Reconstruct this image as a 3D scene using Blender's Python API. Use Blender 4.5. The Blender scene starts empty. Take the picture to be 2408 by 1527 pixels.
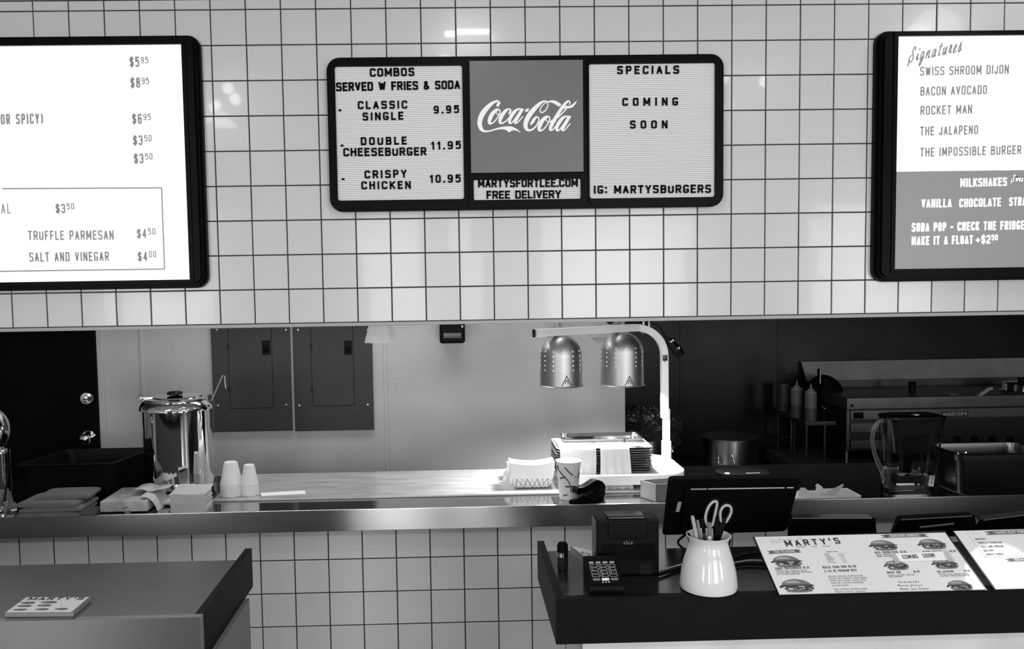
import bpy, bmesh, math, random
from mathutils import Vector, Matrix
random.seed(7)
SC = bpy.context.scene
COL = SC.collection
# ------------------------------------------------------------------ camera
T = 0.155                      # pitch of the wall tiles
F, CX, CY = 1998.0, 1111.0, 781.0
CAM = Vector((6.79*T, -24.96*T, 1.95))
def _rot(r):
    t = math.sqrt(sum(a*a for a in r)); x, y, z = [a/t for a in r]
    c, s = math.cos(t), math.sin(t); v = 1-c
    return [[c+x*x*v, x*y*v-z*s, x*z*v+y*s], [y*x*v+z*s, c+y*y*v, y*z*v-x*s], [z*x*v-y*s, z*y*v+x*s, c+z*z*v]]
RR = _rot((.0639, -.0227, -.0164))
_w = lambda g: Vector((g[0], g[2], -g[1]))
RIGHT, DOWN, FWD = _w(RR[0]), _w(RR[1]), _w(RR[2])
cd = bpy.data.cameras.new('camera'); cam = bpy.data.objects.new('camera', cd); COL.objects.link(cam)
cam.matrix_world = Matrix(((RIGHT.x, -DOWN.x, -FWD.x, CAM.x), (RIGHT.y, -DOWN.y, -FWD.y, CAM.y),
                           (RIGHT.z, -DOWN.z, -FWD.z, CAM.z), (0, 0, 0, 1)))
cd.sensor_width = 36; cd.lens = F/2408*36
cd.shift_x = (1204-CX)/2408; cd.shift_y = (CY-763.5)/2408
cd.clip_start = .05
SC.camera = cam
# ------------------------------------------------------------------ world, exposure
wd = bpy.data.worlds.new('world'); SC.world = wd; wd.use_nodes = True
wd.node_tree.nodes['Background'].inputs[0].default_value = (.75, .75, .75, 1)
wd.node_tree.nodes['Background'].inputs[1].default_value = 1.2
SC.view_settings.view_transform = 'Standard'; SC.view_settings.look = 'None'
SC.view_settings.gamma = 1; SC.view_settings.exposure = 0.0
SC.view_settings.use_curve_mapping = False
# ------------------------------------------------------------------ main lights
def area(name, loc, rot, sx, sy, power, spread=180):
    l = bpy.data.lights.new(name, 'AREA'); l.shape = 'RECTANGLE'; l.size = sx; l.size_y = sy; l.energy = power
    l.spread = math.radians(spread)
    o = bpy.data.objects.new(name, l); COL.objects.link(o); o.location = loc; o.rotation_euler = rot
    return o
# daylight through the four panes of the shop front behind the camera
WINS = [(-3.55, -2.25), (-.15, .62), (1.12, 1.42), (2.25, 4.25), (6.0, 7.6)]
for a_, b_ in WINS:
    area('window_daylight', ((a_+b_)/2, -7.62, 1.75), (math.radians(90), 0, 0), b_-a_, 2.1, 27*(b_-a_)*2.1)
# ceiling panels over the customers, the counter aisle and the kitchen, plus one added low lamp
area('ceiling_light_hall', (-1.6, -4.6, 3.52), (0, 0, 0), 1.1, .55, 42)
area('ceiling_light_hall', (3.2, -4.6, 3.52), (0, 0, 0), 1.1, .55, 42)
area('ceiling_light_aisle', (1.18, -1.68, 3.5), (0, 0, 0), .30, .12, 9)
def bulb(x, y, z, r, w):
    l = bpy.data.lights.new('ceiling_bulb', 'POINT'); l.energy = w; l.shadow_soft_size = r
    o = bpy.data.objects.new('ceiling_bulb', l); COL.objects.link(o); o.location = (x, y, z)
for bx_, by_, bz_ in ((-.72, -3.40, 3.45), (-.86, -3.3, 3.38), (-.80, -3.5, 3.56), (3.55, -3.0, 3.45), (3.25, -3.0, 3.50), (1.02, -2.5, 3.52)): bulb(bx_, by_, bz_, .045, 3)
area('kitchen_ceiling_and_fill_light', (.25, .66, 2.93), (0, 0, 0), 1.2, .4, 19)
area('kitchen_ceiling_and_fill_light', (1.25, .66, 2.93), (0, 0, 0), .8, .3, 10)
area('kitchen_ceiling_and_fill_light', (2.5, 2.15, 2.3), (0, 0, 0), .25, .2, 1.6)  # added lamp set low to brighten the splash guard's left end

_l = bpy.data.lights.new('added_floor_spot', 'SPOT'); _l.energy = 900; _l.spot_size = math.radians(34); _l.spot_blend = .8; _l.shadow_soft_size = .08  # added spot: bright floor patch for the left front board to reflect
_o = bpy.data.objects.new('added_floor_spot', _l); COL.objects.link(_o); _o.location = (-1.75, -4.5, 3.5)
# ------------------------------------------------------------------ projection helpers
def ray(px, py):
    return RIGHT*((px-CX)/F) + DOWN*((py-CY)/F) + FWD
def at(px, py, X=None, Y=None, Z=None):
    """the point of a real plane (a wall, a table top ...) seen at a pixel of the photograph"""
    d = ray(px, py)
    if Y is not None: t = (Y-CAM.y)/d.y
    elif Z is not None: t = (Z-CAM.z)/d.z
    else: t = (X-CAM.x)/d.x
    return CAM + d*t
def at_plane(px, py, o, n):
    d = ray(px, py); return CAM + d*((o-CAM).dot(n)/d.dot(n))
def sc(p): return F/(p-CAM).dot(FWD)       # pixels per metre at a point
def rect(px0, py0, px1, py1, Y):           # X0,X1,Z0,Z1 of an upright rectangle
    my, mx = (py0+py1)/2, (px0+px1)/2
    return at(px0, my, Y=Y).x, at(px1, my, Y=Y).x, at(mx, py1, Y=Y).z, at(mx, py0, Y=Y).z
# ------------------------------------------------------------------ materials
MATS = {}
ANR = 0.0
def mat(name, c, rough=.5, metal=0., spec=.5, noise=0., nscale=8., bump=0., bscale=60., stretch=(1, 1, 1), emit=0., alpha=1., trans=0., ior=1.45, coat=0., bdist=.002, aniso=None):
    if name in MATS: return MATS[name]
    m = bpy.data.materials.new(name); m.use_nodes = True; nt = m.node_tree; b = nt.nodes['Principled BSDF']
    I = b.inputs
    I['Base Color'].default_value = (c, c, c, 1); I['Roughness'].default_value = rough; I['Metallic'].default_value = metal
    I['Specular IOR Level'].default_value = spec; I['Alpha'].default_value = alpha; I['Transmission Weight'].default_value = trans
    I['IOR'].default_value = ior; I['Coat Weight'].default_value = coat; I['Coat Roughness'].default_value = .04
    if emit: I['Emission Color'].default_value = (c, c, c, 1); I['Emission Strength'].default_value = emit
    if aniso:
        tg = nt.nodes.new('ShaderNodeTangent'); tg.direction_type = 'RADIAL'; tg.axis = aniso[1]
        nt.links.new(tg.outputs[0], I['Tangent']); I['Anisotropic'].default_value = aniso[0]; I['Anisotropic Rotation'].default_value = aniso[2]
    if noise or bump:
        tc = nt.nodes.new('ShaderNodeTexCoord'); mp = nt.nodes.new('ShaderNodeMapping'); mp.inputs['Scale'].default_value = stretch
        nt.links.new(tc.outputs['Object'], mp.inputs[0])
    if noise:
        n = nt.nodes.new('ShaderNodeTexNoise'); n.inputs['Scale'].default_value = nscale; n.inputs['Detail'].default_value = 5
        r = nt.nodes.new('ShaderNodeValToRGB'); lo, hi = max(0, c*(1-noise)), min(1, c*(1+noise))
        r.color_ramp.elements[0].position = .3; r.color_ramp.elements[1].position = .7
        r.color_ramp.elements[0].color = (lo, lo, lo, 1); r.color_ramp.elements[1].color = (hi, hi, hi, 1)
        nt.links.new(mp.outputs[0], n.inputs[0]); nt.links.new(n.outputs[0], r.inputs[0]); nt.links.new(r.outputs[0], I['Base Color'])
    if bump:
        n = nt.nodes.new('ShaderNodeTexNoise'); n.inputs['Scale'].default_value = bscale; n.inputs['Detail'].default_value = 3
        bp = nt.nodes.new('ShaderNodeBump'); bp.inputs['Strength'].default_value = bump; bp.inputs['Distance'].default_value = bdist
        nt.links.new(mp.outputs[0], n.inputs[0]); nt.links.new(n.outputs[0], bp.inputs['Height']); nt.links.new(bp.outputs[0], I['Normal'])
    MATS[name] = m; return m
M_TILE = mat('glazed_tile', .66, .22, coat=.2, bump=.25, bscale=9, noise=.03, nscale=3, bdist=.003)
M_TILE_LO = mat('glazed_tile_lower', .64, .22, bump=.2, bscale=9, noise=.05, nscale=3)
M_GROUT = mat('dark_grout', .018, .9)
M_PAINT = mat('painted_wall', .46, .6, bump=.7, bscale=70, noise=.05, nscale=3)
M_TRIMW = mat('pale_trim', .42, .45)
M_CEIL = mat('ceiling_paint', .45, .9)
M_FLOOR = mat('floor_tile', .13, .35, noise=.2)
M_STEEL = mat('brushed_steel', .62, .22, 1., aniso=(.92, 'X', ANR), bump=.06, bscale=8, stretch=(.5, .5, 3), noise=.08, nscale=4)
M_STEELTOP = mat('steel_top', .5, .12, 1., bump=.05, bscale=25, stretch=(14, .4, 1))
M_CHROME = mat('polished_steel', .75, .05, 1., bump=.14, bscale=6, stretch=(6, 6, .4))
M_POT = mat('stock_pot_steel', .50, .34, 1., aniso=(.8, 'Z', .25))
M_DARKST = mat('dark_stainless', .016, .42, .7, noise=.3, nscale=2.5, bump=.1, bscale=8)
M_MARBLE = mat('marble_board', .42, .16, noise=.22, nscale=9, stretch=(.45, 2.2, 1), bump=.03)
M_BLACK = mat('black_plastic', .003, .42, spec=.1)
M_BLACKM = mat('matte_black', .002, .7, spec=.08)
M_BLACKG = mat('gloss_black', .003, .15, spec=.35)
M_FRAME = mat('sign_frame_black', .003, .35, spec=.07)
M_DKBOARD = mat('counter_board_black', .004, .5, noise=.15, spec=.12)
M_TOPL = mat('counter_laminate_left', .10, .24, noise=.08, nscale=3, bump=.03)
M_TOPR = mat('counter_laminate_right', .010, .2, noise=.1, nscale=3)
M_PANEL = mat('breaker_panel_grey', .026, .5, noise=.12, nscale=5, bump=.05)
M_PANELLINE = mat('panel_gap', .006, .8)
M_WHITE = mat('white_enamel', .88, .35)
M_PAPER = mat('white_paper', .85, .85, bump=.1, bscale=25)
M_NAPKIN = mat('kraft_napkin', .13, .95, bump=.2, bscale=50, noise=.08)
M_SHEETG = mat('grey_sheet', .055, .7)
M_DELI = mat('deli_paper', .48, .9, bump=.25, bscale=40, stretch=(1, 1, 5), noise=.08)
M_WAX = mat('wax_paper', .50, .6)
M_BOX = mat('printed_carton', .38, .4, noise=.45, nscale=11)
M_CARD = mat('grey_carton', .20, .8, noise=.05)
M_ALU = mat('spun_aluminium', .45, .42, 1., bump=.04, bscale=20, stretch=(1, 1, 10))
M_BOARD = mat('letter_board', .86, .5)
M_CUP = mat('foam_cup', .72, .75)
M_PRINT1 = mat('print_dark', .05, .6)
M_PRINT2 = mat('print_mid', .16, .6)
M_PRINT3 = mat('print_light', .36, .6)
M_PRINT4 = mat('print_pale', .50, .6)
M_MENU = mat('laminated_menu', .74, .5, coat=1.)
M_CERAM = mat('white_ceramic', .66, .07, noise=.03)
M_GLASSP = mat('clear_plastic', .92, .03, trans=1., ior=1.3)
M_WATER = mat('water', .95, .0, trans=1., ior=1.33)
M_BAG = mat('clear_bag', .85, .15, trans=.35, ior=1.2, alpha=.85, bump=1., bscale=30)
M_BAGD = mat('dark_produce_bag', .03, .12, bump=1., bscale=22, bdist=.02, noise=.7, nscale=9)
M_BOTTLE = mat('squeeze_bottle', .13, .45)
M_SAUCE = mat('sauce', .06, .4)
def lit(name, c, s):
    m = bpy.data.materials.new(name); m.use_nodes = True; nt = m.node_tree; b = nt.nodes['Principled BSDF']
    b.inputs['Base Color'].default_value = (c*.6, c*.6, c*.6, 1); b.inputs['Roughness'].default_value = .35
    b.inputs['Emission Color'].default_value = (c, c, c, 1); b.inputs['Emission Strength'].default_value = s
    return m
M_LIT = lit('lightbox_white', 1., .95)
M_LITTXT = lit('lightbox_print', .22, .8)
M_LITGREY = lit('lightbox_grey', .21, .8)
M_LITWH = lit('lightbox_letters', 1., .85)
M_COKE = mat('drink_panel', .15, .38, spec=.6)
M_HOLE = lit('glowing_vent_hole', 1., 3.)
M_BULB = lit('heat_bulb', 1., 12.)

# ------------------------------------------------------------------ mesh helpers
def finish(name, bm, m, parent, origin, smooth):
    bmesh.ops.translate(bm, verts=bm.verts, vec=-origin)
    me = bpy.data.meshes.new(name); bm.normal_update(); bm.to_mesh(me); bm.free()
    if smooth:
        me.polygons.foreach_set('use_smooth', [True]*len(me.polygons)); me.set_sharp_from_angle(angle=math.radians(40))
    me.materials.append(m)
    o = bpy.data.objects.new(name, me); COL.objects.link(o)
    if smooth: o.modifiers.new('weighted_normal', 'WEIGHTED_NORMAL').keep_sharp = True
    return o
def root_of(o):
    while o.parent: o = o.parent
    return o
def part(name, bm, m, parent, smooth=True, label=None, kind=None):
    """geometry in world coordinates -> child mesh of parent (all roots are unrotated, parts sit at the root's origin)"""
    o = finish(name, bm, m, parent, root_of(parent).location.copy(), smooth); o.parent = parent
    if label: o['label'] = label
    if kind: o['kind'] = kind
    return o
def thing(name, label, cat, loc, group=None):
    o = bpy.data.objects.new(name, None); COL.objects.link(o); o.location = loc; o.empty_display_size = .05
    o['label'] = label; o['category'] = cat
    if group: o['group'] = group
    return o
def base_of(bm):
    xs = [v.co.x for v in bm.verts]; ys = [v.co.y for v in bm.verts]; zs = [v.co.z for v in bm.verts]
    return Vector(((min(xs)+max(xs))/2, (min(ys)+max(ys))/2, min(zs)))
def single(name, bm, m, label, cat, group=None, smooth=True, kind=None):
    loc = base_of(bm); o = finish(name, bm, m, None, loc, smooth); o.location = loc
    o['label'] = label; o['category'] = cat
    if group: o['group'] = group
    if kind: o['kind'] = kind
    return o
def struct(name, bm, m, smooth=False, label=None):
    loc = base_of(bm); o = finish(name, bm, m, None, loc, smooth); o.location = loc; o['kind'] = 'structure'
    if label: o['label'] = label
    return o
def dup(root, d, label=None, rz=0):
    r = root.copy(); COL.objects.link(r); r.location = root.location + Vector(d); r.rotation_euler.z = rz
    if label: r['label'] = label
    for ch in list(root.children):
        c = ch.copy(); COL.objects.link(c); c.parent = r
        for g in list(ch.children):
            e = g.copy(); COL.objects.link(e); e.parent = c
    return r
def box(x0, x1, y0, y1, z0, z1, bev=0., bm=None, seg=2):
    own = bmesh.new()
    vs = [own.verts.new((x, y, z)) for x in (x0, x1) for y in (y0, y1) for z in (z0, z1)]
    for f in ((0, 1, 3, 2), (4, 6, 7, 5), (0, 4, 5, 1), (2, 3, 7, 6), (0, 2, 6, 4), (1, 5, 7, 3)): own.faces.new([vs[i] for i in f])
    bmesh.ops.recalc_face_normals(own, faces=own.faces)
    if bev: bmesh.ops.bevel(own, geom=list(own.edges), offset=bev, segments=seg, affect='EDGES', profile=.5)
    return merge(bm, own)
def merge(bm, own):
    if bm is None: return own
    me = bpy.data.meshes.new('t'); own.to_mesh(me); own.free(); bm.from_mesh(me); bpy.data.meshes.remove(me); return bm
def xf(bm, mtx): bmesh.ops.transform(bm, matrix=mtx, verts=bm.verts); return bm
def lathe(c, prof, n=40, bm=None, ax=(0, 0, 1), cap=True):
    own = bmesh.new(); rings = []
    for r, z in prof:
        if r < 1e-6: rings.append([own.verts.new((0, 0, z))])
        else: rings.append([own.verts.new((r*math.cos(2*math.pi*k/n), r*math.sin(2*math.pi*k/n), z)) for k in range(n)])
    for a, b in zip(rings, rings[1:]):
        for k in range(n):
            q = [a[k % len(a)], a[(k+1) % len(a)], b[(k+1) % len(b)], b[k % len(b)]]
            u = []; [u.append(v) for v in q if v not in u]
            if len(u) > 2: own.faces.new(u)
    if cap:
        for rg in (rings[0], rings[-1]):
            if len(rg) > 1: own.faces.new(rg)
    bmesh.ops.recalc_face_normals(own, faces=own.faces)
    q = Vector((0, 0, 1)).rotation_difference(Vector(ax).normalized()).to_matrix().to_4x4()
    xf(own, Matrix.Translation(Vector(c)) @ q)
    return merge(bm, own)
def tube(pts, r, n=10, bm=None, closed=False, sect=None, up=None):
    """sweep of a round (radius r or list) or given section [(a,b)..] along points"""
    own = bmesh.new(); P = [Vector(p) for p in pts]; L = len(P); rings = []
    ref = Vector(up) if up else None
    for i, p in enumerate(P):
        a = P[(i-1) % L] if (i or closed) else p; b = P[(i+1) % L] if (i < L-1 or closed) else p
        t = (b-a).normalized()
        if ref is None:
            ref = Vector((0, 0, 1)) if abs(t.z) < .8 else Vector((1, 0, 0))
        s = t.cross(ref).normalized(); u = s.cross(t).normalized()
        if not up: ref = u
        rr = r[i] if isinstance(r, (list, tuple)) else r
        if sect: ring = [own.verts.new(p + s*x + u*y) for x, y in sect]
        else: ring = [own.verts.new(p + s*(rr*math.cos(2*math.pi*k/n)) + u*(rr*math.sin(2*math.pi*k/n))) for k in range(n)]
        rings.append(ring)
    m = len(rings[0])
    for i in range(L if closed else L-1):
        a, b = rings[i], rings[(i+1) % L]
        for k in range(m): own.faces.new([a[k], a[(k+1) % m], b[(k+1) % m], b[k]])
    if not closed: own.faces.new(rings[0]); own.faces.new(rings[-1])
    bmesh.ops.recalc_face_normals(own, faces=own.faces)
    return merge(bm, own)
def rrect(x0, x1, z0, z1, r, n=6):
    pts = []
    for cx, cz, a0 in ((x1-r, z1-r, 0), (x0+r, z1-r, 90), (x0+r, z0+r, 180), (x1-r, z0+r, 270)):
        for k in range(n+1):
            a = math.radians(a0+90*k/n); pts.append((cx+r*math.cos(a), cz+r*math.sin(a)))
    return pts
def prism(poly, o, ex, ey, n, d0, d1, bm=None):
    """polygon (a,b) on the plane o + a*ex + b*ey, extruded along n from d0 to d1"""
    own = bmesh.new(); o, ex, ey, n = Vector(o), Vector(ex), Vector(ey), Vector(n)
    A = [own.verts.new(o+ex*a+ey*b+n*d0) for a, b in poly]; B = [own.verts.new(o+ex*a+ey*b+n*d1) for a, b in poly]
    own.faces.new(A); own.faces.new(B); m = len(A)
    for k in range(m): own.faces.new([A[k], A[(k+1) % m], B[(k+1) % m], B[k]])
    bmesh.ops.recalc_face_normals(own, faces=own.faces)
    return merge(bm, own)
def framebm(outer, inner, y0, y1, bm=None):
    """ring between two loops (same point count) in the XZ plane, from y0 (front) to y1 (back)"""
    own = bmesh.new(); m = len(outer)
    of = [own.verts.new((a, y0, b)) for a, b in outer]; ob = [own.verts.new((a, y1, b)) for a, b in outer]
    nf = [own.verts.new((a, y0, b)) for a, b in inner]; nb = [own.verts.new((a, y1, b)) for a, b in inner]
    for k in range(m):
        j = (k+1) % m
        own.faces.new([of[k], of[j], nf[j], nf[k]]); own.faces.new([ob[j], ob[k], nb[k], nb[j]])
        own.faces.new([of[j], of[k], ob[k], ob[j]]); own.faces.new([nf[k], nf[j], nb[j], nb[k]])
    bmesh.ops.recalc_face_normals(own, faces=own.faces)
    return merge(bm, own)
def sheet(grid, bm=None, thick=.0006):
    """thin paper from a grid of points, given a little thickness"""
    own = bmesh.new(); V = [[own.verts.new(p) for p in row] for row in grid]
    for a, b in zip(V, V[1:]):
        for k in range(len(a)-1): own.faces.new([a[k], a[k+1], b[k+1], b[k]])
    bmesh.ops.recalc_face_normals(own, faces=own.faces)
    bmesh.ops.solidify(own, geom=list(own.faces), thickness=thick)
    return merge(bm, own)
# ------------------------------------------------------------------ stroke lettering
def chaikin(p, closed, it=2):
    for _ in range(it):
        q = []
        L = len(p)
        for i in range(L if closed else L-1):
            a, b = p[i], p[(i+1) % L]
            q.append(tuple(a[k]*.75+b[k]*.25 for k in range(len(a)))); q.append(tuple(a[k]*.25+b[k]*.75 for k in range(len(a))))
        if not closed: q = [p[0]] + q[1:-1] + [p[-1]] if len(q) > 2 else p
        p = q
    return p
# glyph: (width, [(flags, points)...]);  s = smooth, c = closed
G = {
 'A': (1, [('', [(0, 0), (.5, 1), (1, 0)]), ('', [(.18, .32), (.82, .32)])]),
 'B': (1, [('s', [(0, 0), (0, 0), (.6, 0), (1, 0), (1, .52), (.6, .52), (0, .52)]), ('s', [(0, .52), (.6, .52), (.94, .52), (.94, 1), (.6, 1), (0, 1)]), ('', [(0, 0), (0, 1)])]),
 'C': (1, [('s', [(1, .28), (1, .2), (1, 0), (0, 0), (0, .3), (0, .7), (0, 1), (1, 1), (1, .8), (1, .72)])]),
 'D': (1, [('s', [(0, 0), (.3, 0), (.4, 0), (1, 0), (1, .3), (1, .7), (1, 1), (.4, 1), (.3, 1), (0, 1)]), ('', [(0, 0), (0, 1)])]),
 'E': (.85, [('', [(1, 0), (0, 0), (0, 1), (1, 1)]), ('', [(0, .52), (.85, .52)])]),
 'F': (.82, [('', [(0, 0), (0, 1), (1, 1)]), ('', [(0, .5), (.85, .5)])]),
 'G': (1, [('s', [(1, .76), (1, .8), (1, 1), (0, 1), (0, .7), (0, .3), (0, 0), (1, 0), (1, .2), (1, .40)]), ('', [(.6, .40), (1.0, .40)])]),
 'H': (1, [('', [(0, 0), (0, 1)]), ('', [(1, 0), (1, 1)]), ('', [(0, .52), (1, .52)])]),
 'I': (.05, [('', [(.5, 0), (.5, 1)])]),
 'J': (.75, [('s', [(0, .3), (0, .0), (.5, 0), (1, 0), (1, .3), (1, 1)])]),
 'K': (1, [('', [(0, 0), (0, 1)]), ('', [(1, 1), (.05, .42)]), ('', [(.3, .55), (1, 0)])]),
 'L': (.8, [('', [(0, 1), (0, 0), (1, 0)])]),
 'M': (1.3, [('', [(0, 0), (0, 1), (.5, .2), (1, 1), (1, 0)])]),
 'N': (1, [('', [(0, 0), (0, 1), (1, 0), (1, 1)])]),
 'O': (1, [('sc', [(0, .3), (0, 0), (1, 0), (1, .3), (1, .7), (1, 1), (0, 1), (0, .7)])]),
 'P': (.95, [('s', [(0, .45), (.5, .45), (1, .45), (1, 1), (.5, 1), (0, 1)]), ('', [(0, 0), (0, 1)])]),
 'R': (1, [('s', [(0, .47), (.5, .47), (1, .47), (1, 1), (.5, 1), (0, 1)]), ('', [(0, 0), (0, 1)]), ('', [(.5, .47), (1, 0)])]),
 'S': (1, [('s', [(0, .2), (0, .0), (.5, 0), (1, 0), (1, .3), (1, .48), (.5, .52), (.02, .56), (.02, .72), (.02, 1), (.5, 1), (1, 1), (1, .8)])]),
 'T': (.95, [('', [(0, 1), (1, 1)]), ('', [(.5, 0), (.5, 1)])]),
 'U': (1, [('s', [(0, 1), (0, .3), (0, 0), (1, 0), (1, .3), (1, 1)])]),
 'V': (1, [('', [(0, 1), (.5, 0), (1, 1)])]),
 'W': (1.4, [('', [(0, 1), (.25, 0), (.5, .9), (.75, 0), (1, 1)])]),
 'Y': (1, [('', [(0, 1), (.5, .45), (1, 1)]), ('', [(.5, .45), (.5, 0)])]),
 'Z': (.9, [('', [(0, 1), (1, 1), (0, 0), (1, 0)])]),
 '0': (.9, [('sc', [(0, .3), (0, 0), (1, 0), (1, .3), (1, .7), (1, 1), (0, 1), (0, .7)])]),
 '1': (.4, [('', [(.1, .78), (.9, 1), (.9, 0)])]),
 '2': (.9, [('s', [(0, .75), (0, 1), (1, 1), (1, .7), (1, .55), (0, .15), (0, 0)]), ('', [(0, 0), (1, 0)])]),
 '3': (.9, [('s', [(0, .78), (0, 1), (1, 1), (1, .75), (1, .53), (.4, .53)]), ('s', [(.4, .53), (1, .53), (1, .25), (1, 0), (0, 0), (0, .24)])]),
 '4': (.95, [('', [(.75, 0), (.75, 1), (0, .28), (1, .28)])]),
 '5': (.9, [('', [(1, 1), (.08, 1), (.04, .55)]), ('s', [(.04, .55), (.3, .68), (1, .68), (1, .3), (1, 0), (0, 0), (0, .16)])]),
 '6': (.9, [('s', [(1, .78), (1, 1), (0, 1), (0, .7), (0, .3), (0, 0), (1, 0), (1, .3), (1, .58), (.5, .58), (0, .5)])]),
 '8': (.9, [('sc', [(.06, .75), (.06, .53), (.94, .53), (.94, .75), (.94, 1), (.06, 1)]), ('sc', [(0, .28), (0, 0), (1, 0), (1, .28), (1, .53), (0, .53)])]),
 '9': (.9, [('s', [(0, .13), (0, 0), (1, 0), (1, .3), (1, .7)]), ('sc', [(0, .72), (0, .42), (1, .42), (1, .72), (1, 1), (0, 1)])]),
 '$': (.95, [('s', [(0, .28), (0, .08), (.5, .08), (1, .08), (1, .3), (1, .48), (.5, .52), (.02, .56), (.02, .72), (.02, .92), (.5, .92), (1, .92), (1, .74)]), ('', [(.5, -.06), (.5, 1.06)])]),
 '&': (1.05, [('s', [(1.05, 0), (.2, .62), (.1, .9), (.35, 1.02), (.62, .9), (.55, .65), (.0, .4), (0, 0), (.45, -.02), (.8, .1), (.95, .42)])]),
 '(': (.35, [('s', [(1, 1.05), (0, .8), (0, .2), (1, -.05)])]), ')': (.35, [('s', [(0, 1.05), (1, .8), (1, .2), (0, -.05)])]),
 '.': (.02, [('d', [(.5, 0)])]), ':': (.02, [('d', [(.5, .12)]), ('d', [(.5, .78)])]), "'": (.05, [('', [(.5, .72), (.5, 1.02)])]),
 '-': (.5, [('', [(0, .42), (1, .42)])]), '+': (.8, [('', [(0, .42), (1, .42)]), ('', [(.5, .12), (.5, .72)])]),
 '/': (.4, [('', [(0, 0), (1, 1)])]), '!': (.05, [('', [(.5, .3), (.5, 1.05)]), ('d', [(.5, 0)])]), ',': (.03, [('', [(.5, .1), (.2, -.15)])]),
 # cursive lower case (x-height .55)
 'a': (.8, [('s', [(.75, .5), (.3, .6), (0, .3), (.05, 0), (.4, 0), (.75, .3), (.8, .55)]), ('s', [(.8, .55), (.72, .1), (.85, 0), (1.1, .1)])]),
 'c': (.6, [('s', [(.8, .42), (.6, .6), (.1, .5), (0, .1), (.4, -.03), (1.1, .12)])]),
 'd': (.8, [('s', [(.75, .45), (.3, .6), (0, .3), (.05, 0), (.4, 0), (.75, .3)]), ('s', [(.95, 1.05), (.72, .1), (.85, 0), (1.1, .1)])]),
 'e': (.6, [('s', [(-.1, .1), (.6, .3), (.8, .5), (.5, .62), (.1, .4), (.05, 0), (.5, -.03), (1.15, .15)])]),
 'f': (.6, [('s', [(0, .1), (.9, .8), (.8, 1.1), (.4, .8), (.2, -.3), (.1, -.5), (.5, -.2), (1, .1)])]),
 'g': (.8, [('s', [(.75, .5), (.3, .6), (0, .3), (.05, 0), (.4, 0), (.75, .3)]), ('s', [(.8, .55), (.6, -.3), (.2, -.5), (0, -.3), (.6, 0), (1.1, .15)])]),
 'h': (.8, [('s', [(0, 0), (.35, 1.05)]), ('s', [(.1, .25), (.45, .6), (.75, .55), (.65, .05), (.8, 0), (1.1, .12)])]),
 'i': (.35, [('s', [(0, .1), (.6, .58), (.3, .1), (.6, 0), (1.2, .15)]), ('d', [(.8, .82)])]),
 'l': (.4, [('s', [(0, .1), (.9, .8), (.8, 1.1), (.4, .8), (.3, .05), (.6, 0), (1.2, .15)])]),
 'm': (1.2, [('s', [(0, .0), (.15, .55)]), ('s', [(.08, .25), (.3, .6), (.48, .5), (.42, 0)]), ('s', [(.45, .25), (.7, .6), (.88, .5), (.82, .05), (.9, 0), (1.08, .12)])]),
 'n': (.85, [('s', [(0, .0), (.15, .55)]), ('s', [(.08, .2), (.45, .62), (.75, .5), (.65, .05), (.8, 0), (1.1, .12)])]),
 'o': (.75, [('sc', [(.4, .58), (0, .4), (.05, 0), (.45, 0), (.8, .25), (.75, .55)]), ('s', [(.7, .5), (.8, .42), (1.1, .5)])]),
 'p': (.8, [('s', [(.25, .58), (0, -.5)]), ('s', [(.15, .25), (.5, .6), (.85, .5), (.75, .05), (.4, -.02), (.1, .1)]), ('', [(.75, .05), (1.1, .12)])]),
 'r': (.6, [('s', [(0, .1), (.35, .72), (.5, .52), (.85, .55), (.6, .1), (.8, 0), (1.15, .15)])]),
 's': (.55, [('s', [(-.1, .1), (.5, .7), (.55, .55), (.85, .15), (.5, -.05), (.1, .1)]), ('', [(.6, 0), (1.1, .15)])]),
 't': (.5, [('s', [(.7, 1), (.3, .1), (.55, 0), (1.15, .15)]), ('', [(.1, .68), (1.1, .72)])]),
 'u': (.85, [('s', [(0, .4), (.2, .58), (.1, .1), (.3, -.02), (.6, .15), (.85, .58)]), ('s', [(.85, .58), (.75, .1), (.85, 0), (1.1, .12)])]),
 'v': (.7, [('s', [(0, .4), (.2, .6), (.3, 0), (.8, .4), (.8, .6), (1.1, .5)])]),
 'w': (1.1, [('s', [(0, .4), (.15, .6), (.15, 0), (.5, .1), (.55, .55)]), ('s', [(.55, .5), (.55, 0), (.95, .3), (.95, .6), (1.1, .5)])]),
 'z': (.6, [('s', [(0, .5), (.5, .6), (.7, .5), (.1, 0), (.6, .05), (1.1, .1)])]),
 'ſ': (1.1, [('s', [(.85, .8), (.8, 1.08), (.4, 1.05), (.35, .7), (.75, .3), (.6, -.02), (.15, -.05), (-.1, .2), (.0, .45), (.35, .45)]), ('', [(.05, .05), (-.05, -.3)])]),
}
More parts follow.
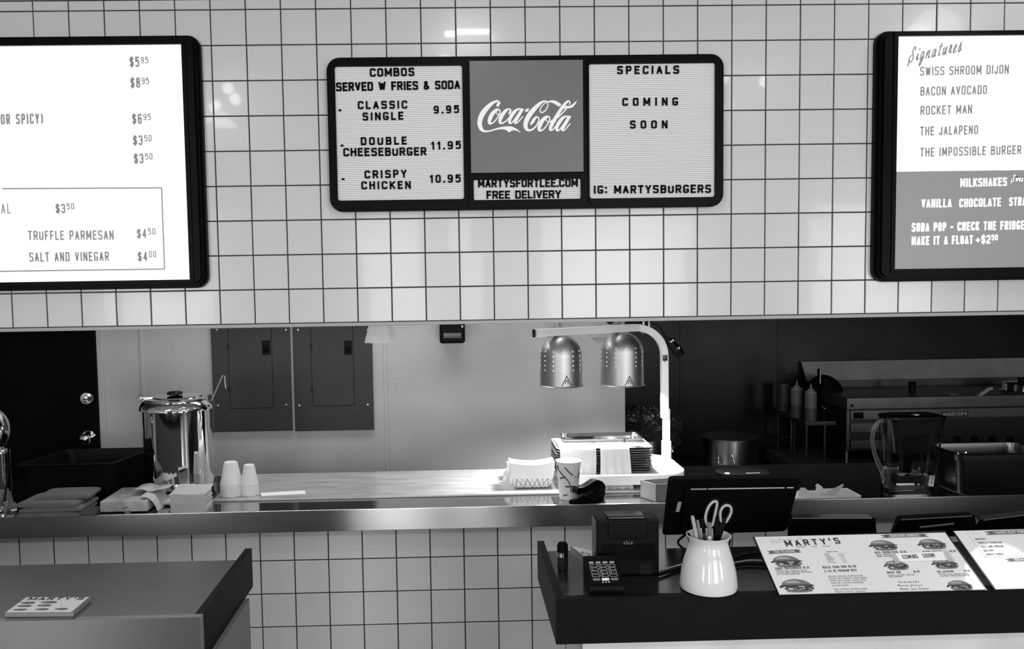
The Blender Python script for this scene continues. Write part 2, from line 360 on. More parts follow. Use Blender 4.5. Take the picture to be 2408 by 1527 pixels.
def ribbon2d(p, w, closed=False):
    L = len(p); out = []
    W = w if isinstance(w, (list, tuple)) else [w]*L
    for i in range(L):
        a = p[(i-1) % L] if (i or closed) else p[i]; b = p[(i+1) % L] if (i < L-1 or closed) else p[i]
        c = p[i]
        def nrm(u, v):
            dx, dy = v[0]-u[0], v[1]-u[1]; l = math.hypot(dx, dy)
            return None if l < 1e-9 else (-dy/l, dx/l)
        n1, n2 = nrm(a, c), nrm(c, b)
        n1 = n1 or n2 or (0, 1); n2 = n2 or n1
        m = (n1[0]+n2[0], n1[1]+n2[1]); l = math.hypot(*m)
        m = n2 if l < 1e-6 else (m[0]/l, m[1]/l)
        k = 1/max(.45, m[0]*n2[0]+m[1]*n2[1])
        h = W[i]/2*k
        out.append(((c[0]+m[0]*h, c[1]+m[1]*h), (c[0]-m[0]*h, c[1]-m[1]*h)))
    quads = []
    for i in range(L if closed else L-1):
        a, b = out[i], out[(i+1) % L]; quads.append([a[0], a[1], b[1], b[0]])
    return quads
def polys_bm(polys, fmap, n, thick, bm=None):
    """2D polygons through fmap(x,y)->Vector; extruded by thick along n"""
    own = bmesh.new()
    for q in polys:
        try: own.faces.new([own.verts.new(fmap(*p)) for p in q])
        except ValueError: pass
    bmesh.ops.remove_doubles(own, verts=own.verts, dist=1e-6)
    for f in own.faces: f.normal_update()
    own.normal_update()
    for f in list(own.faces):
        if f.normal.dot(n) < 0: f.normal_flip()
    if thick:
        r = bmesh.ops.extrude_face_region(own, geom=list(own.faces))
        bmesh.ops.translate(own, verts=[v for v in r['geom'] if isinstance(v, bmesh.types.BMVert)], vec=Vector(n)*thick)
    return merge(bm, own)
def glyph_polys(ch, w, h, sw):
    """quads of one glyph in a w x h box"""
    out = []; x0, x1, y0, y1 = sw/2, max(w-sw/2, sw/2), sw*.45, h-sw*.45
    for fl, pts in G[ch][1]:
        P = [(x0+(x1-x0)*a, y0+(y1-y0)*b) for a, b in pts]
        if 'd' in fl:
            x, y = P[0]; r = sw*.55; out.append([(x-r, y-r), (x+r, y-r), (x+r, y+r), (x-r, y+r)]); continue
        if 's' in fl:
            P = chaikin(P, 'c' in fl, 2)
            out += ribbon2d(P, sw, 'c' in fl); continue
        for i in range(len(P)-1):
            a, b = P[i], P[i+1]; dx, dy = b[0]-a[0], b[1]-a[1]; l = math.hypot(dx, dy) or 1; dx /= l; dy /= l
            axis = abs(dx) < .02 or abs(dy) < .02
            ea = sw*(.45 if axis else .1) if i else (.45*sw if axis else .38*sw); eb = sw*(.45 if axis else .1) if i < len(P)-2 else (.45*sw if axis else .38*sw)
            a = (a[0]-dx*ea, a[1]-dy*ea); b = (b[0]+dx*eb, b[1]+dy*eb); nx, ny = -dy*sw/2, dx*sw/2
            out.append([(a[0]+nx, a[1]+ny), (a[0]-nx, a[1]-ny), (b[0]-nx, b[1]-ny), (b[0]+nx, b[1]+ny)])
    return out
def layout(text, L, h, sw, cw=None, gap=None, space=.5):
    """glyph positions: either glyph width cw (in h) fixed and the gap solved, or gap (in h) fixed and the width solved"""
    ws = []
    for ch in text: ws.append(None if ch == ' ' else G[ch][0])
    n = len(text)
    if cw is None:
        fixed = gap*h*(n-1) + sum(space*h*.6 for w in ws if w is None)
        var = sum(w for w in ws if w is not None)
        k = sum(1 for w in ws if w is not None)
        c = (L-fixed-k*sw)/max(var, .05)         # box = w*c + sw
        c = max(c, h*.12); W = [space*h*.6 if w is None else w*c+sw for w in ws]; g = gap*h
    else:
        W = [space*h if w is None else w*(cw*h-sw)+sw for w in ws]; g = (L-sum(W))/max(n-1, 1)
    x = 0; out = []
    for ch, w in zip(text, W):
        if ch != ' ': out.append((ch, x, w))
        x += w+g
    return out
def text_line(text, A, B, up, h, n, sw=.14, thick=0., off=0., shear=0., bm=None, **k):
    A, B, up, n = Vector(A), Vector(B), Vector(up), Vector(n); ex = (B-A).normalized(); L = (B-A).length; sw *= h
    for ch, x, w in layout(text, L, h, sw, **k):
        f = lambda a, b, x=x: A + ex*(x+a+b*shear) + up*b + n*off
        bm = polys_bm(glyph_polys(ch, w, h, sw), f, n, thick, bm)
    return bm
NY = Vector((0, -1, 0)); UP = Vector((0, 0, 1))
def wall_text(text, x0, y0, x1, y1, hpx, Y, **k):
    A, B = at(x0, y0, Y=Y), at(x1, y1, Y=Y); return text_line(text, A, B, UP, hpx/sc(A), NY, **k)
# ================================================================== the setting
Z0 = CAM.z + 7.74*T            # height of tile row 0
XL, XR = -4.0, 8.2
struct('floor', box(XL, XR, -7.8, 2.8, -.05, 0), M_FLOOR)
struct('ceiling', box(XL, XR, -7.8, .12, 3.6, 3.65), M_CEIL)
struct('ceiling_kitchen', box(XL, XR, .12, 2.8, 3.0, 3.05), M_CEIL)
struct('added_shade_block', box(2.9, XR, .9, 2.6, 2.15, 3.0), mat('shade_block_dark', .01, .7))  # unseen dark block added to keep kitchen lamps off the right side
struct('wall_left', box(XL-.1, XL, -7.8, 2.8, 0, 3.65), M_PAINT)
struct('wall_right', box(XR, XR+.1, -7.8, 2.8, 0, 3.65), M_DARKST)
# rear wall with the shop-front windows (behind the camera)
bm = bmesh.new()
_e = [XL]+[v for w in WINS for v in w]+[XR]
edges = [(_e[k], _e[k+1]) for k in range(0, len(_e), 2)]
for a, b in edges: box(a, b, -7.8, -7.66, 0, 3.6, bm=bm)
for a, b in WINS:
    box(a, b, -7.8, -7.66, 0, .7, bm=bm); box(a, b, -7.8, -7.66, 2.8, 3.6, bm=bm)
struct('wall_rear', bm, mat('shopfront_wall', .05, .7))
for k, (a, b) in enumerate(WINS):
    o = struct('window_%d' % (k+1), framebm([(a, .7), (b, .7), (b, 2.8), (a, 2.8)], [(a+.04, .74), (b-.04, .74), (b-.04, 2.76), (a+.04, 2.76)], -7.74, -7.68), M_FRAME)
    part('pane', box(a+.04, b-.04, -7.715, -7.705, .74, 2.76), M_GLASSP, o)

def tile_mesh(w, h, d, pillow=.0022):
    b = bmesh.new(); x, z, e = w/2, h/2, pillow
    L = [[b.verts.new((sx*(x-i), y, sz*(z-i))) for sx, sz in ((-1, -1), (1, -1), (1, 1), (-1, 1))] for i, y in ((0, 0), (0, -d*.55), (e, -d))]
    for p, q in zip(L, L[1:]):
        for k in range(4): b.faces.new([p[k], p[(k+1) % 4], q[(k+1) % 4], q[k]])
    b.faces.new(L[2]); bmesh.ops.recalc_face_normals(b, faces=b.faces); return b
JO = .0046
def make_tiles(root, cells, m, y, d=.006):
    cache = {}; vis = 0; far = bmesh.new()
    for x, z, w, h, single_ in cells:
        rot = Matrix.Rotation(random.gauss(0, .0035), 4, 'X') @ Matrix.Rotation(random.gauss(0, .005), 4, 'Z') @ Matrix.Rotation(random.gauss(0, .0012), 4, 'Y')
        pos = Vector((x, y+random.uniform(-.0006, .0006), z))
        key = (round(w, 4), round(h, 4))
        if single_:
            if key not in cache:
                b = tile_mesh(w-JO, h-JO, d); me = bpy.data.meshes.new('tile'); b.to_mesh(me); b.free(); me.materials.append(m); cache[key] = me
            o = bpy.data.objects.new('tile', cache[key]); COL.objects.link(o); o.parent = root
            o.matrix_local = Matrix.Translation(pos-root.location) @ rot; vis += 1
        else:
            b = tile_mesh(w-JO, h-JO, d); xf(b, Matrix.Translation(pos) @ rot); merge(far, b)
    if len(far.verts): part('tile', far, m, root, smooth=False, kind='stuff')
    else: far.free()
    return vis
# sign extents (used to skip tiles that lie wholly behind them)
YL = -.085                     # front of the two light boxes
SL = rect(-700, 80, 472, 687, YL); SM = rect(771, 130, 1703, 492, -.055); SR = rect(2070, 61, 3050, 656, YL)
def hidden(x, z):
    for (a, b, c, d_) in (SL, SM, SR):
        if a+.09 < x-.078 and x+.078 < b-.09 and c+.09 < z-.078 and z+.078 < d_-.09: return True
    return False
wu = struct('wall_upper', box(XL, XR, 0, .12, Z0-9*T, 3.6), M_GROUT)
cells = []
for i in range(-26, 53):
    for j in range(-1, 9):
        x = (i+.5)*T
        if not (XL < x-.08 and x+.08 < XR): continue
        h = T if j >= 0 else .29*T
        z = Z0-(j+.5)*T if j >= 0 else Z0+.145*T
        if -8 < i < 24 and hidden(x, z): continue
        cells.append((x, z, T, h, -8 < i < 24))
nu = make_tiles(wu, cells, M_TILE, .001)
part('plaster_band', box(XL, XR, -.006, 0, Z0+.30*T, 3.6), mat('band_paint', .36, .7), wu, smooth=False)
struct('trim_1', box(XL, XR, -.003, .122, Z0-9*T-.017, Z0-9*T-.001, .002), mat('edge_trim', .40, .4))
YLW = -.0393
SH = at(1204, 1190, Y=-.11).z  # height of the pass counter
FB = at(1204, 1241, Y=-.11).z
wl = struct('wall_lower', box(XL, XR, YLW, .10, 0, FB-.001), M_GROUT)
cells = []
for i in range(-26, 51):
    for j in range(-1, 5):
        x = (i+.5+.9871)*T; z1 = min(Z0-(j+15.986)*T, FB); z0 = max(Z0-(j+16.986)*T, .004)
        if not (XL < x-.08 and x+.08 < XR) or z1-z0 < .01: continue
        cells.append((x, (z0+z1)/2, T, z1-z0, -9 < i < 17 and j < 3))
nl = make_tiles(wl, cells, M_TILE_LO, YLW+.001)
print('tiles', nu, nl)
# kitchen walls
XW = at(1470, 1000, Y=1.25).x
wk = struct('wall_kitchen', box(XL, XW, 1.25, 1.36, 0, 3.0), M_PAINT)
for px in (338, 908):
    x = at(px, 950, Y=1.25).x
    part('joint_strip', box(x-.011, x+.011, 1.245, 1.25, 0, 3.0, .002), M_TRIMW if px > 1e4 else M_PAINT, wk, smooth=False)
struct('wall_side', box(XW-.03, XW, 1.36, 2.6, 0, 3.0), M_DARKST)
wd_ = struct('wall_back', box(XW-.03, XR, 2.6, 2.7, 0, 3.0), M_DARKST)
for px in (1600, 1830):
    x = at(px, 800, Y=2.6).x; part('panel_seam', box(x-.006, x+.006, 2.594, 2.6, 0, 3.0, .001), M_DARKST, wd_, smooth=False)
# door with two knobs
dx = at(232, 900, Y=1.25).x; dx2 = at(246, 900, Y=1.25).x
d1 = struct('door_1', box(dx-.95, dx, 1.215, 1.25, .01, 2.12, .002), M_BLACKM)
part('door_frame', box(dx+.001, dx2, 1.235, 1.25, 0, 2.16, .002), M_PAINT, d1, smooth=False)
p = at(202, 938, Y=1.2); q = at(207, 1031, Y=1.2)
part('deadbolt', lathe((p.x, 1.215, p.z), [(.040, 0), (.040, .006), (.034, .014), (.022, .016), (.021, .026), (.012, .028), (0, .028)], 32, ax=(0, -1, 0)), M_CHROME, d1)
part('knob', lathe((q.x, 1.215, q.z), [(.044, 0), (.043, .006), (.026, .012), (.016, .02), (.015, .034), (.026, .042), (.032, .054), (.028, .066), (.014, .072), (0, .072)], 32, ax=(0, -1, 0)), M_CHROME, d1)

# ================================================================== pass counter
pc = thing('pass_counter', 'long stainless steel counter running under the serving opening', 'counter', (1.1, .24, FB))
part('counter_top', box(XL+.3, XR-.3, -.108, .60, SH-.004, SH, .0015), M_STEELTOP, pc, smooth=False)
part('front_edge', box(XL+.3, XR-.3, -.112, -.104, FB, SH-.0005, .003), M_STEEL, pc)
part('underside', box(XL+.3, XR-.3, -.104, .598, FB+.002, SH-.005), M_DARKST, pc, smooth=False)
mz = SH+.010
mb = box(-.088, 2.12, .067, .585, SH+.0005, mz, .003)
single('cutting_board', mb, M_MARBLE, 'long pale marbled board lying along the steel pass counter', 'board')

# ================================================================== breaker panels
def breaker(px0, px1, pyb, dpx0, dpx1, dpyb, lx0, lx1, lab):
    Y = 1.235; x0, x1 = at(px0, 900, Y=Y).x, at(px1, 900, Y=Y).x; zb = at((px0+px1)/2, pyb, Y=Y).z; zt = zb+.93
    r = thing('breaker_panel', lab, 'electrical panel', ((x0+x1)/2, 1.25, zb), 'breaker panels on the kitchen wall')
    part('cover', box(x0, x1, 1.232, 1.25, zb, zt, .003), M_PANEL, r)
    a, b = at(dpx0, 900, Y=Y).x, at(dpx1, 900, Y=Y).x; dz = at(600, dpyb, Y=Y).z
    gap = framebm(rrect(a-.004, b+.004, dz-.004, zt-.12, .012), rrect(a, b, dz, zt-.124, .012), 1.2312, 1.2325)
    part('door_gap', gap, M_PANELLINE, r, smooth=False)
    dr = part('panel_door', prism(rrect(a, b, dz, zt-.124, .012), (0, 0, 0), (1, 0, 0), (0, 0, 1), (0, -1, 0), -1.2325, -1.2295), M_PANEL, r, smooth=False)
    la, lb, l0, l1 = rect(lx0, 801, lx1, 834, Y)
    lt = part('latch', box(la, lb, 1.223, 1.2297, l0, l1, .003), M_BLACK, dr)
    part('latch_slide', box(la+.006, lb-.006, 1.219, 1.2232, l0+.018, l0+.045, .002), M_BLACKM, lt)
    for py in (815, 916):
        z = at(dpx0, py, Y=Y).z; part('hinge', box(a-.009, a+.003, 1.2275, 1.2325, z-.014, z+.014, .001), M_PANELLINE, r)
    for px, py in ((px0+10, 776), (px1-12, 776), (px0+13, 954), (px1-12, 952)):
        p = at(px, py, Y=Y); part('screw', lathe((p.x, 1.232, p.z), [(.0075, 0), (.006, .003), (0, .004)], 12, ax=(0, -1, 0)), M_POT, r)
    return r
breaker(500, 685, 1015, 541, 641, 959, 617, 636, 'grey breaker panel nearer the black door, partly behind the soup kettle')
breaker(691, 877, 1013, 735, 832, 957, 810, 828, 'grey breaker panel beside the hanging plastic bag, smudged near its bottom')
# soap dispenser on the wall
a, b, z0, z1 = rect(1033, 700, 1093, 808, 1.16)
r = thing('soap_dispenser', 'dark plastic dispenser fixed high on the grey kitchen wall', 'dispenser', ((a+b)/2, 1.25, z0))
part('housing', box(a, b, 1.15, 1.25, z0, z1, .016, seg=3), M_BLACK, r)
part('push_bar', box(a+.022, b-.022, 1.142, 1.152, z0+.03, z0+.065, .005), mat('dispenser_window', .05, .2), r)
part('lock', lathe((b-.016, 1.15, z0+.10), [(.008, 0), (.006, .004), (0, .004)], 12, ax=(0, -1, 0)), M_POT, r)
# wall sockets half hidden by the edge of the upper wall
for (p0, p1, pb, lab) in ((1279, 1315, 783, 'pale outlet plate on the kitchen wall behind the end of the lamp arm'), (1392, 1454, 794, 'wide pale outlet plate on the kitchen wall between the two heat lamps')):
    a, b, z0, z1 = rect(p0, 735, p1, pb, 1.245)
    r = thing('outlet_plate', lab, 'outlet', ((a+b)/2, 1.25, z0))
    part('plate', box(a, b, 1.236, 1.25, z0, z1, .003), M_TRIMW, r)
    for s in (-1, 1):
        if p1-p0 > 50 or s < 0:
            cx = (a+b)/2 + (s*.035 if p1-p0 > 50 else 0)
            part('socket', box(cx-.017, cx+.017, 1.233, 1.237, z0+.03, z0+.10, .004), M_TRIMW, r)
            part('slot', merge(box(cx-.008, cx-.005, 1.2322, 1.2332, z0+.06, z0+.078), box(cx+.005, cx+.008, 1.2322, 1.2332, z0+.06, z0+.078)), M_BLACK, r, smooth=False)
p = at(1436, 754, Y=1.2)
single('wall_plug', lathe((p.x, 1.236, p.z), [(.022, 0), (.024, .02), (.018, .035), (.006, .04), (0, .04)], 20, ax=(0, -1, 0)), M_BLACK, 'round dark plug pushed into the wide outlet plate', 'plug')

# ================================================================== menu light boxes
def lightbox(lab, E_, px_in, loc_px):
    x0, x1, z0, z1 = E_
    r = thing('menu_light_box', lab, 'menu board', ((x0+x1)/2, 0, z0))
    ix0, ix1, iz0, iz1 = px_in
    o = rrect(x0, x1, z0, z1, .055, 7); o2 = rrect(x0+.012, x1-.012, z0+.012, z1-.012, .045, 7); o3 = rrect(x0+.022, x1-.022, z0+.022, z1-.022, .036, 7)
    i1 = rrect(ix0-.018, ix1+.018, iz0-.018, iz1+.018, .006, 7); i2 = rrect(ix0, ix1, iz0, iz1, .002, 7)
    part('back_box', prism(o3, (0, 0, 0), (1, 0, 0), (0, 0, 1), (0, -1, 0), .006, .055), M_FRAME, r, smooth=False)
    b = framebm(o, o3, -.030, -.006); framebm(o2, o3, -.052, -.034, b)
    part('side_rim', b, M_FRAME, r, smooth=False)
    b = framebm(o3, i1, YL+.012, -.05); framebm(i1, i2, YL+.006, -.052, b)
    part('front_frame', b, M_FRAME, r, smooth=False)
    return r
inL = rect(-650, 107, 438, 660, YL+.02); inL = (inL[0], at(438, 380, Y=YL+.02).x, at(220, 661, Y=YL+.02).z, at(220, 107, Y=YL+.02).z)
r = lightbox('bright white menu light box with prices at the left edge, TRUFFLE PARMESAN near its bottom', SL, inL, 0)
YF = YL+.02
scr = part('lit_panel', box(inL[0]-.004, inL[1]+.004, YF, YF+.008, inL[2]-.004, inL[3]+.004), M_LIT, r, smooth=False)
YT = YF-.0008
def lbt(scr, m, *a, **k): part('printed_line', wall_text(*a, YT, **k), m, scr, smooth=False)
CND = dict(sw=.17, gap=.12)
for s, sup, x0, yb, hh in (('$5', '95', 305, 158, 24), ('$8', '95', 307, 207, 24), ('$6', '95', 311, 292, 24), ('$3', '50', 313, 342, 23), ('$3', '50', 315, 385, 23), ('$3', '50', 131, 502, 22), ('$4', '50', 322, 561, 22), ('$4', '00', 324, 615, 22)):
    lbt(scr, M_LITTXT, s, x0, yb, x0+23, yb-.5, hh, sw=.175, gap=.13)
    lbt(scr, M_LITTXT, sup, x0+26, yb-9, x0+44, yb-9.5, 15, sw=.17, gap=.16)
lbt(scr, M_LITTXT, 'OR SPICY)', 2, 293, 102, 291, 24, **CND)
lbt(scr, M_LITTXT, 'AL', 3, 503, 26, 502, 23, sw=.12, gap=.18)
lbt(scr, M_LITTXT, 'TRUFFLE PARMESAN', 66, 565, 268, 564, 22, **CND)
lbt(scr, M_LITTXT, 'SALT AND VINEGAR', 69, 616, 257, 614, 22, **CND)
bm = None
for (x0, y0, x1, y1) in ((5, 444, 380, 442), (380, 442, 387, 633), (387, 633, -40, 639)):
    A, B = at(x0, y0, Y=YT), at(x1, y1, Y=YT)
    bm = polys_bm(ribbon2d([(A.x, A.z), (B.x, B.z)], .0062), lambda a, b: Vector((a, YT, b)), NY, 0, bm)
part('printed_border', bm, M_LITTXT, scr, smooth=False)

inR = (at(2105, 360, Y=YF).x, at(3010, 360, Y=YF).x, at(2250, 631, Y=YF).z, at(2250, 85, Y=YF).z)
r = lightbox('menu light box at the right edge, white above and grey below, headed Signatures', SR, inR, 0)
zs = at(2250, 402, Y=YF).z
scr = part('lit_panel', box(inR[0]-.004, inR[1]+.004, YF, YF+.008, zs, inR[3]+.004), M_LIT, r, smooth=False)
scg = part('lit_panel_lower', box(inR[0]-.004, inR[1]+.004, YF, YF+.008, inR[2]-.004, zs-.0002), M_LITGREY, r, smooth=False, label='mid grey lower half of the menu panel')
lbt(scr, M_LITTXT, 'ſignatures', 2135, 148, 2260, 122, 33, sw=.115, cw=.44, shear=.22)
for t, xa, ya, xb, yb, h in (('SWISS SHROOM DIJON', 2163, 178.5, 2372.4, 173.2, 21), ('BACON AVOCADO', 2164, 225.6, 2321, 221.4, 21), ('ROCKET MAN', 2164, 270.7, 2286, 267.1, 21),
                            ('THE JALAPENO', 2163.5, 319.3, 2300, 315.7, 21), ('THE IMPOSSIBLE BURGER', 2163.5, 369.1, 2401.7, 362.8, 21)):
    lbt(scr, M_LITTXT, t, xa, ya, xb, yb, h, **CND)
BB = dict(sw=.2, gap=.09)
for t, xa, ya, xb, yb, h in (('MILKSHAKES', 2257.9, 440.2, 2368, 437.4, 20), ('VANILLA', 2166.5, 488.8, 2238, 487.5, 20), ('CHOCOLATE', 2255.4, 487.9, 2353.8, 485.1, 20), ('STRA', 2372.7, 484.6, 2413, 483.4, 20),
                            ('SODA POP - CHECK THE FRIDGE', 2143.5, 545.4, 2409, 539.6, 20.5), ('MAKE IT A FLOAT', 2143.5, 577, 2288, 574, 20.5), ('$2', 2307, 573.6, 2329, 573.2, 20.5)):
    lbt(scg, M_LITWH, t, xa, ya, xb, yb, h, **BB)
lbt(scg, M_LITWH, '+', 2294, 572, 2305, 572, 16, sw=.22, cw=.8)
lbt(scg, M_LITWH, '50', 2331, 565.5, 2346.5, 565.3, 13.5, sw=.2, gap=.12)
lbt(scg, mat('print_black', .02, .6), 'ſweet', 2377.5, 428, 2411, 427, 16, sw=.30, cw=.5, shear=.2, off=-.0002)
lbt(scg, M_LITWH, 'ſweet', 2377.5, 428, 2411, 427, 16, sw=.13, cw=.5, shear=.2)

# ================================================================== letter board sign with drink panel
x0, x1, z0, z1 = SM; YS = -.055
sg = thing('letter_board_sign', 'wide black letter board of combos and specials around a drink logo panel', 'sign', ((x0+x1)/2, 0, z0))
o = rrect(x0, x1, z0, z1, .058, 8); o1 = rrect(x0+.006, x1-.006, z0+.006, z1-.006, .053, 8)
part('back_box', prism(o1, (0, 0, 0), (1, 0, 0), (0, 0, 1), (0, -1, 0), .006, .040), M_FRAME, sg, smooth=False)
b = framebm(o, rrect(x0+.020, x1-.020, z0+.020, z1-.020, .04, 8), -.046, -.02)
P1 = rect(788, 155, 1092, 469, YS); P2 = rect(1106, 141, 1372, 405, YS); P3 = rect(1114, 421, 1366, 469, YS); P4 = rect(1386, 148, 1682, 465, YS)
P1 = (at(790, 300, Y=YS).x, at(1089, 300, Y=YS).x, at(945, 470, Y=YS).z, at(945, 154, Y=YS).z)
xm0, xm1 = at(1100, 300, Y=YS).x, at(1381, 300, Y=YS).x
part('outer_frame', b, M_FRAME, sg, smooth=False)
def cellframe(X0, X1, Z0_, Z1_, P, rr, name, ro=.004, yf=YS):
    part(name, framebm(rrect(X0, X1, Z0_, Z1_, ro, 8), rrect(P[0], P[1], P[2], P[3], rr, 8), yf, -.038), M_FRAME, sg, smooth=False)
zi0, zi1 = z0+.008, z1-.008
cellframe(x0+.008, xm0-.001, zi0, zi1, P1, .012, 'panel_frame', .045)
cellframe(xm1+.001, x1-.008, zi0, zi1, P4, .012, 'panel_frame', .045)
zmid = at(1240, 408, Y=YS).z
cellframe(xm0+.001, xm1-.001, zmid+.001, zi1, P2, .001, 'panel_frame', .002, YS+.003)
cellframe(xm0+.001, xm1-.001, zi0, zmid-.001, P3, .008, 'panel_frame', .002, YS+.001)
def tracks(P):
    """ribbed face of a letter board: one narrow ledge every 8 mm"""
    x0, x1, z0, z1 = P; b = bmesh.new(); n = int(round((z1-z0)/.0082)); dz = (z1-z0)/n; prof = []
    for k in range(n):
        z = z0+k*dz
        prof += [(-.0415, z), (-.0425, z+dz*.12), (-.0432, z+dz*.5), (-.0425, z+dz*.86), (-.0396, z+dz*.90), (-.0396, z+dz*.999)]
    A = [b.verts.new((x0-.003, y, z)) for y, z in prof]; B = [b.verts.new((x1+.003, y, z)) for y, z in prof]
    for k in range(len(A)-1): b.faces.new([A[k], B[k], B[k+1], A[k+1]])
    b.normal_update()
    for f in b.faces:
        if f.normal.y > 0: f.normal_flip()
    return b
for P in (P1, P3, P4): part('letter_track', tracks(P), M_BOARD, sg, smooth=False)
LTH = -.0436
GLY = {}
def board_letters(text, xa, ya, xb, yb, hpx, cw=.72, sw=.22):
    A, B = at(xa, ya, Y=LTH), at(xb, yb, Y=LTH); h = round(hpx/sc(A), 4); ex = (B-A).normalized(); L = (B-A).length
    ang = math.atan2(ex.z, ex.x)
    for ch, x, w in layout(text, L, h, sw*h, cw=cw, space=.45):
        key = (ch, h, round(w, 5))
        if key not in GLY:
            bm = polys_bm(glyph_polys(ch, w, h, sw*h), lambda a, b: Vector((a, 0, b)), NY, .0035)
            me = bpy.data.meshes.new('letter'); bm.to_mesh(me); bm.free(); me.materials.append(M_BLACK); GLY[key] = me
        o = bpy.data.objects.new('letter' if ch not in '.-:' else 'mark', GLY[key]); COL.objects.link(o); o.parent = sg
        o.location = A + ex*x - sg.location; o.rotation_euler.y = -ang + random.uniform(-.012, .012)
for a in (('COMBOS', 870, 181, 974.6, 179, 19.5), ('SERVED W FRIES & SODA', 790.7, 215, 1082, 209.5, 20), ('CLASSIC', 841.7, 257, 958, 255.5, 18.5), ('SINGLE', 853, 283.8, 949, 281.8, 18.5),
          ('9.95', 1020.3, 267.6, 1079.7, 266, 18), ('DOUBLE', 848.8, 341.9, 956.8, 340, 18.5), ('CHEESEBURGER', 807.7, 367.9, 1003, 365.7, 19), ('11.95', 1014.1, 352.3, 1084, 350.2, 18.5),
          ('CRISPY', 857.5, 420, 956.8, 417.8, 18.5), ('CHICKEN', 850, 445.6, 966.3, 444.4, 18.5), ('10.95', 1010.8, 430.3, 1083.4, 429, 18.5),
          ('MARTYSFORTLEE.COM', 1124.1, 441.4, 1358.8, 439.7, 19.5), ('FREE DELIVERY', 1144, 468.2, 1319.3, 466.5, 19),
          ('SPECIALS', 1451, 174.8, 1596.7, 173.9, 19), ('COMING', 1463.4, 249.5, 1594.2, 248.3, 18.5), ('SOON', 1481.3, 302.7, 1569.3, 302.2, 18.5), ('IG: MARTYSBURGERS', 1396.1, 455.9, 1671.5, 453.8, 19)):
    board_letters(*a, **(dict(cw=.66) if a[0][0] in 'S' and len(a[0]) > 12 or a[0][:5] == 'MARTY' else {}))
for xa, ya in ((796, 268), (801, 351), (803.5, 430)): board_letters('-', xa, ya, xa+9, ya, 19, cw=.5, sw=.24)
# drink logo panel
YC = YS+.006
cp = part('logo_panel', box(P2[0]-.002, P2[1]+.002, YC, YC+.006, P2[2]-.002, P2[3]+.002), M_COKE, sg, smooth=False)
def lg(x, y): return at(1100+x/8.6, 220+y/8.6, Y=YC-.0008)
def cat(p, it=2): return chaikin(p, False, it)
LOGO = bmesh.new()
def lrib(p, closed=False):
    p = chaikin(p, closed, 3); polys_bm(ribbon2d([(a, b) for a, b, w in p], [w for a, b, w in p], closed), lg, NY, 0, LOGO)
def lpoly(p, sm=2):
    p = chaikin(p, True, sm) if sm else p
    polys_bm([p], lg, NY, 0, LOGO)
lrib([(598, 268, 14), (600, 250, 56), (618, 215, 62), (640, 195, 44), (625, 160, 34), (580, 150, 42), (490, 195, 66), (390, 285, 92), (300, 400, 104), (250, 510, 98), (236, 610, 94), (262, 710, 80), (310, 758, 52), (380, 768, 34), (470, 752, 26), (560, 728, 24), (640, 712, 24)])
lpoly([(420, 750), (560, 708), (690, 672), (800, 661), (900, 668), (985, 712), (1078, 792), (1062, 792), (985, 752), (925, 744), (880, 755), (838, 793), (790, 745), (710, 720), (600, 730), (470, 765)], 1)
def oo(dx, dy):
    lrib([(x+dx, y+dy, w) for x, y, w in [(625, 318, 30), (570, 330, 60), (490, 415, 82), (442, 520, 80), (432, 595, 66), (468, 616, 34), (530, 580, 26), (600, 490, 24), (645, 405, 24), (652, 345, 28)]], True)
    lrib([(x+dx, y+dy, w) for x, y, w in [(600, 340, 18), (566, 380, 20), (600, 428, 18), (650, 432, 18), (700, 395, 22)]])
def aa(dx, dy):
    lrib([(x+dx, y+dy, w) for x, y, w in [(1070, 318, 30), (1010, 312, 40), (940, 370, 68), (870, 470, 74), (838, 550, 64), (846, 604, 44), (890, 598, 28), (950, 520, 24), (1010, 430, 22), (1060, 350, 22)]])
    lrib([(x+dx, y+dy, w) for x, y, w in [(1108, 308, 58), (1060, 390, 64), (990, 510, 66), (950, 585, 52), (968, 608, 30), (1020, 580, 24), (1080, 505, 22), (1120, 460, 20)]])
    lpoly([(x+dx, y+dy) for x, y in [(1050, 305), (1135, 305), (1128, 330), (1060, 335)]], 0)
oo(0, 0); aa(0, 0); oo(1007, 143); aa(955, 148)
lrib([(838, 425, 14), (838, 400, 46), (865, 365, 40), (868, 325, 26), (830, 308, 30), (765, 345, 64), (690, 440, 80), (650, 530, 76), (650, 595, 56), (700, 606, 30), (770, 560, 24), (830, 500, 24)])
lpoly([(1180, 305), (1245, 305), (1215, 368), (1150, 368)], 0)
lrib([(1625, 165, 18), (1560, 150, 32), (1480, 180, 56), (1380, 275, 84), (1280, 385, 98), (1205, 500, 98), (1164, 610, 92), (1172, 700, 74), (1220, 752, 46), (1310, 732, 34), (1385, 660, 30), (1432, 570, 28), (1440, 500, 26), (1410, 466, 26), (1370, 475, 20)])
lrib([(1610, 175, 20), (1628, 240, 22), (1585, 330, 24), (1520, 385, 28), (1468, 385, 24), (1458, 330, 22), (1500, 250, 20), (1560, 195, 18)], True)
lpoly([(1420, 452), (1350, 470), (1300, 530), (1262, 600), (1256, 655), (1340, 595), (1362, 540), (1400, 490)], 1)
lpoly([(1600, 178), (1640, 148), (1730, 132), (1800, 155), (1900, 218), (1850, 275), (1770, 220), (1700, 180), (1640, 182)], 1)
lrib([(1670, 545+35, 16), (1700, 570, 22), (1760, 530, 22), (1850, 465, 24), (1930, 380, 26), (2000, 300, 26)])
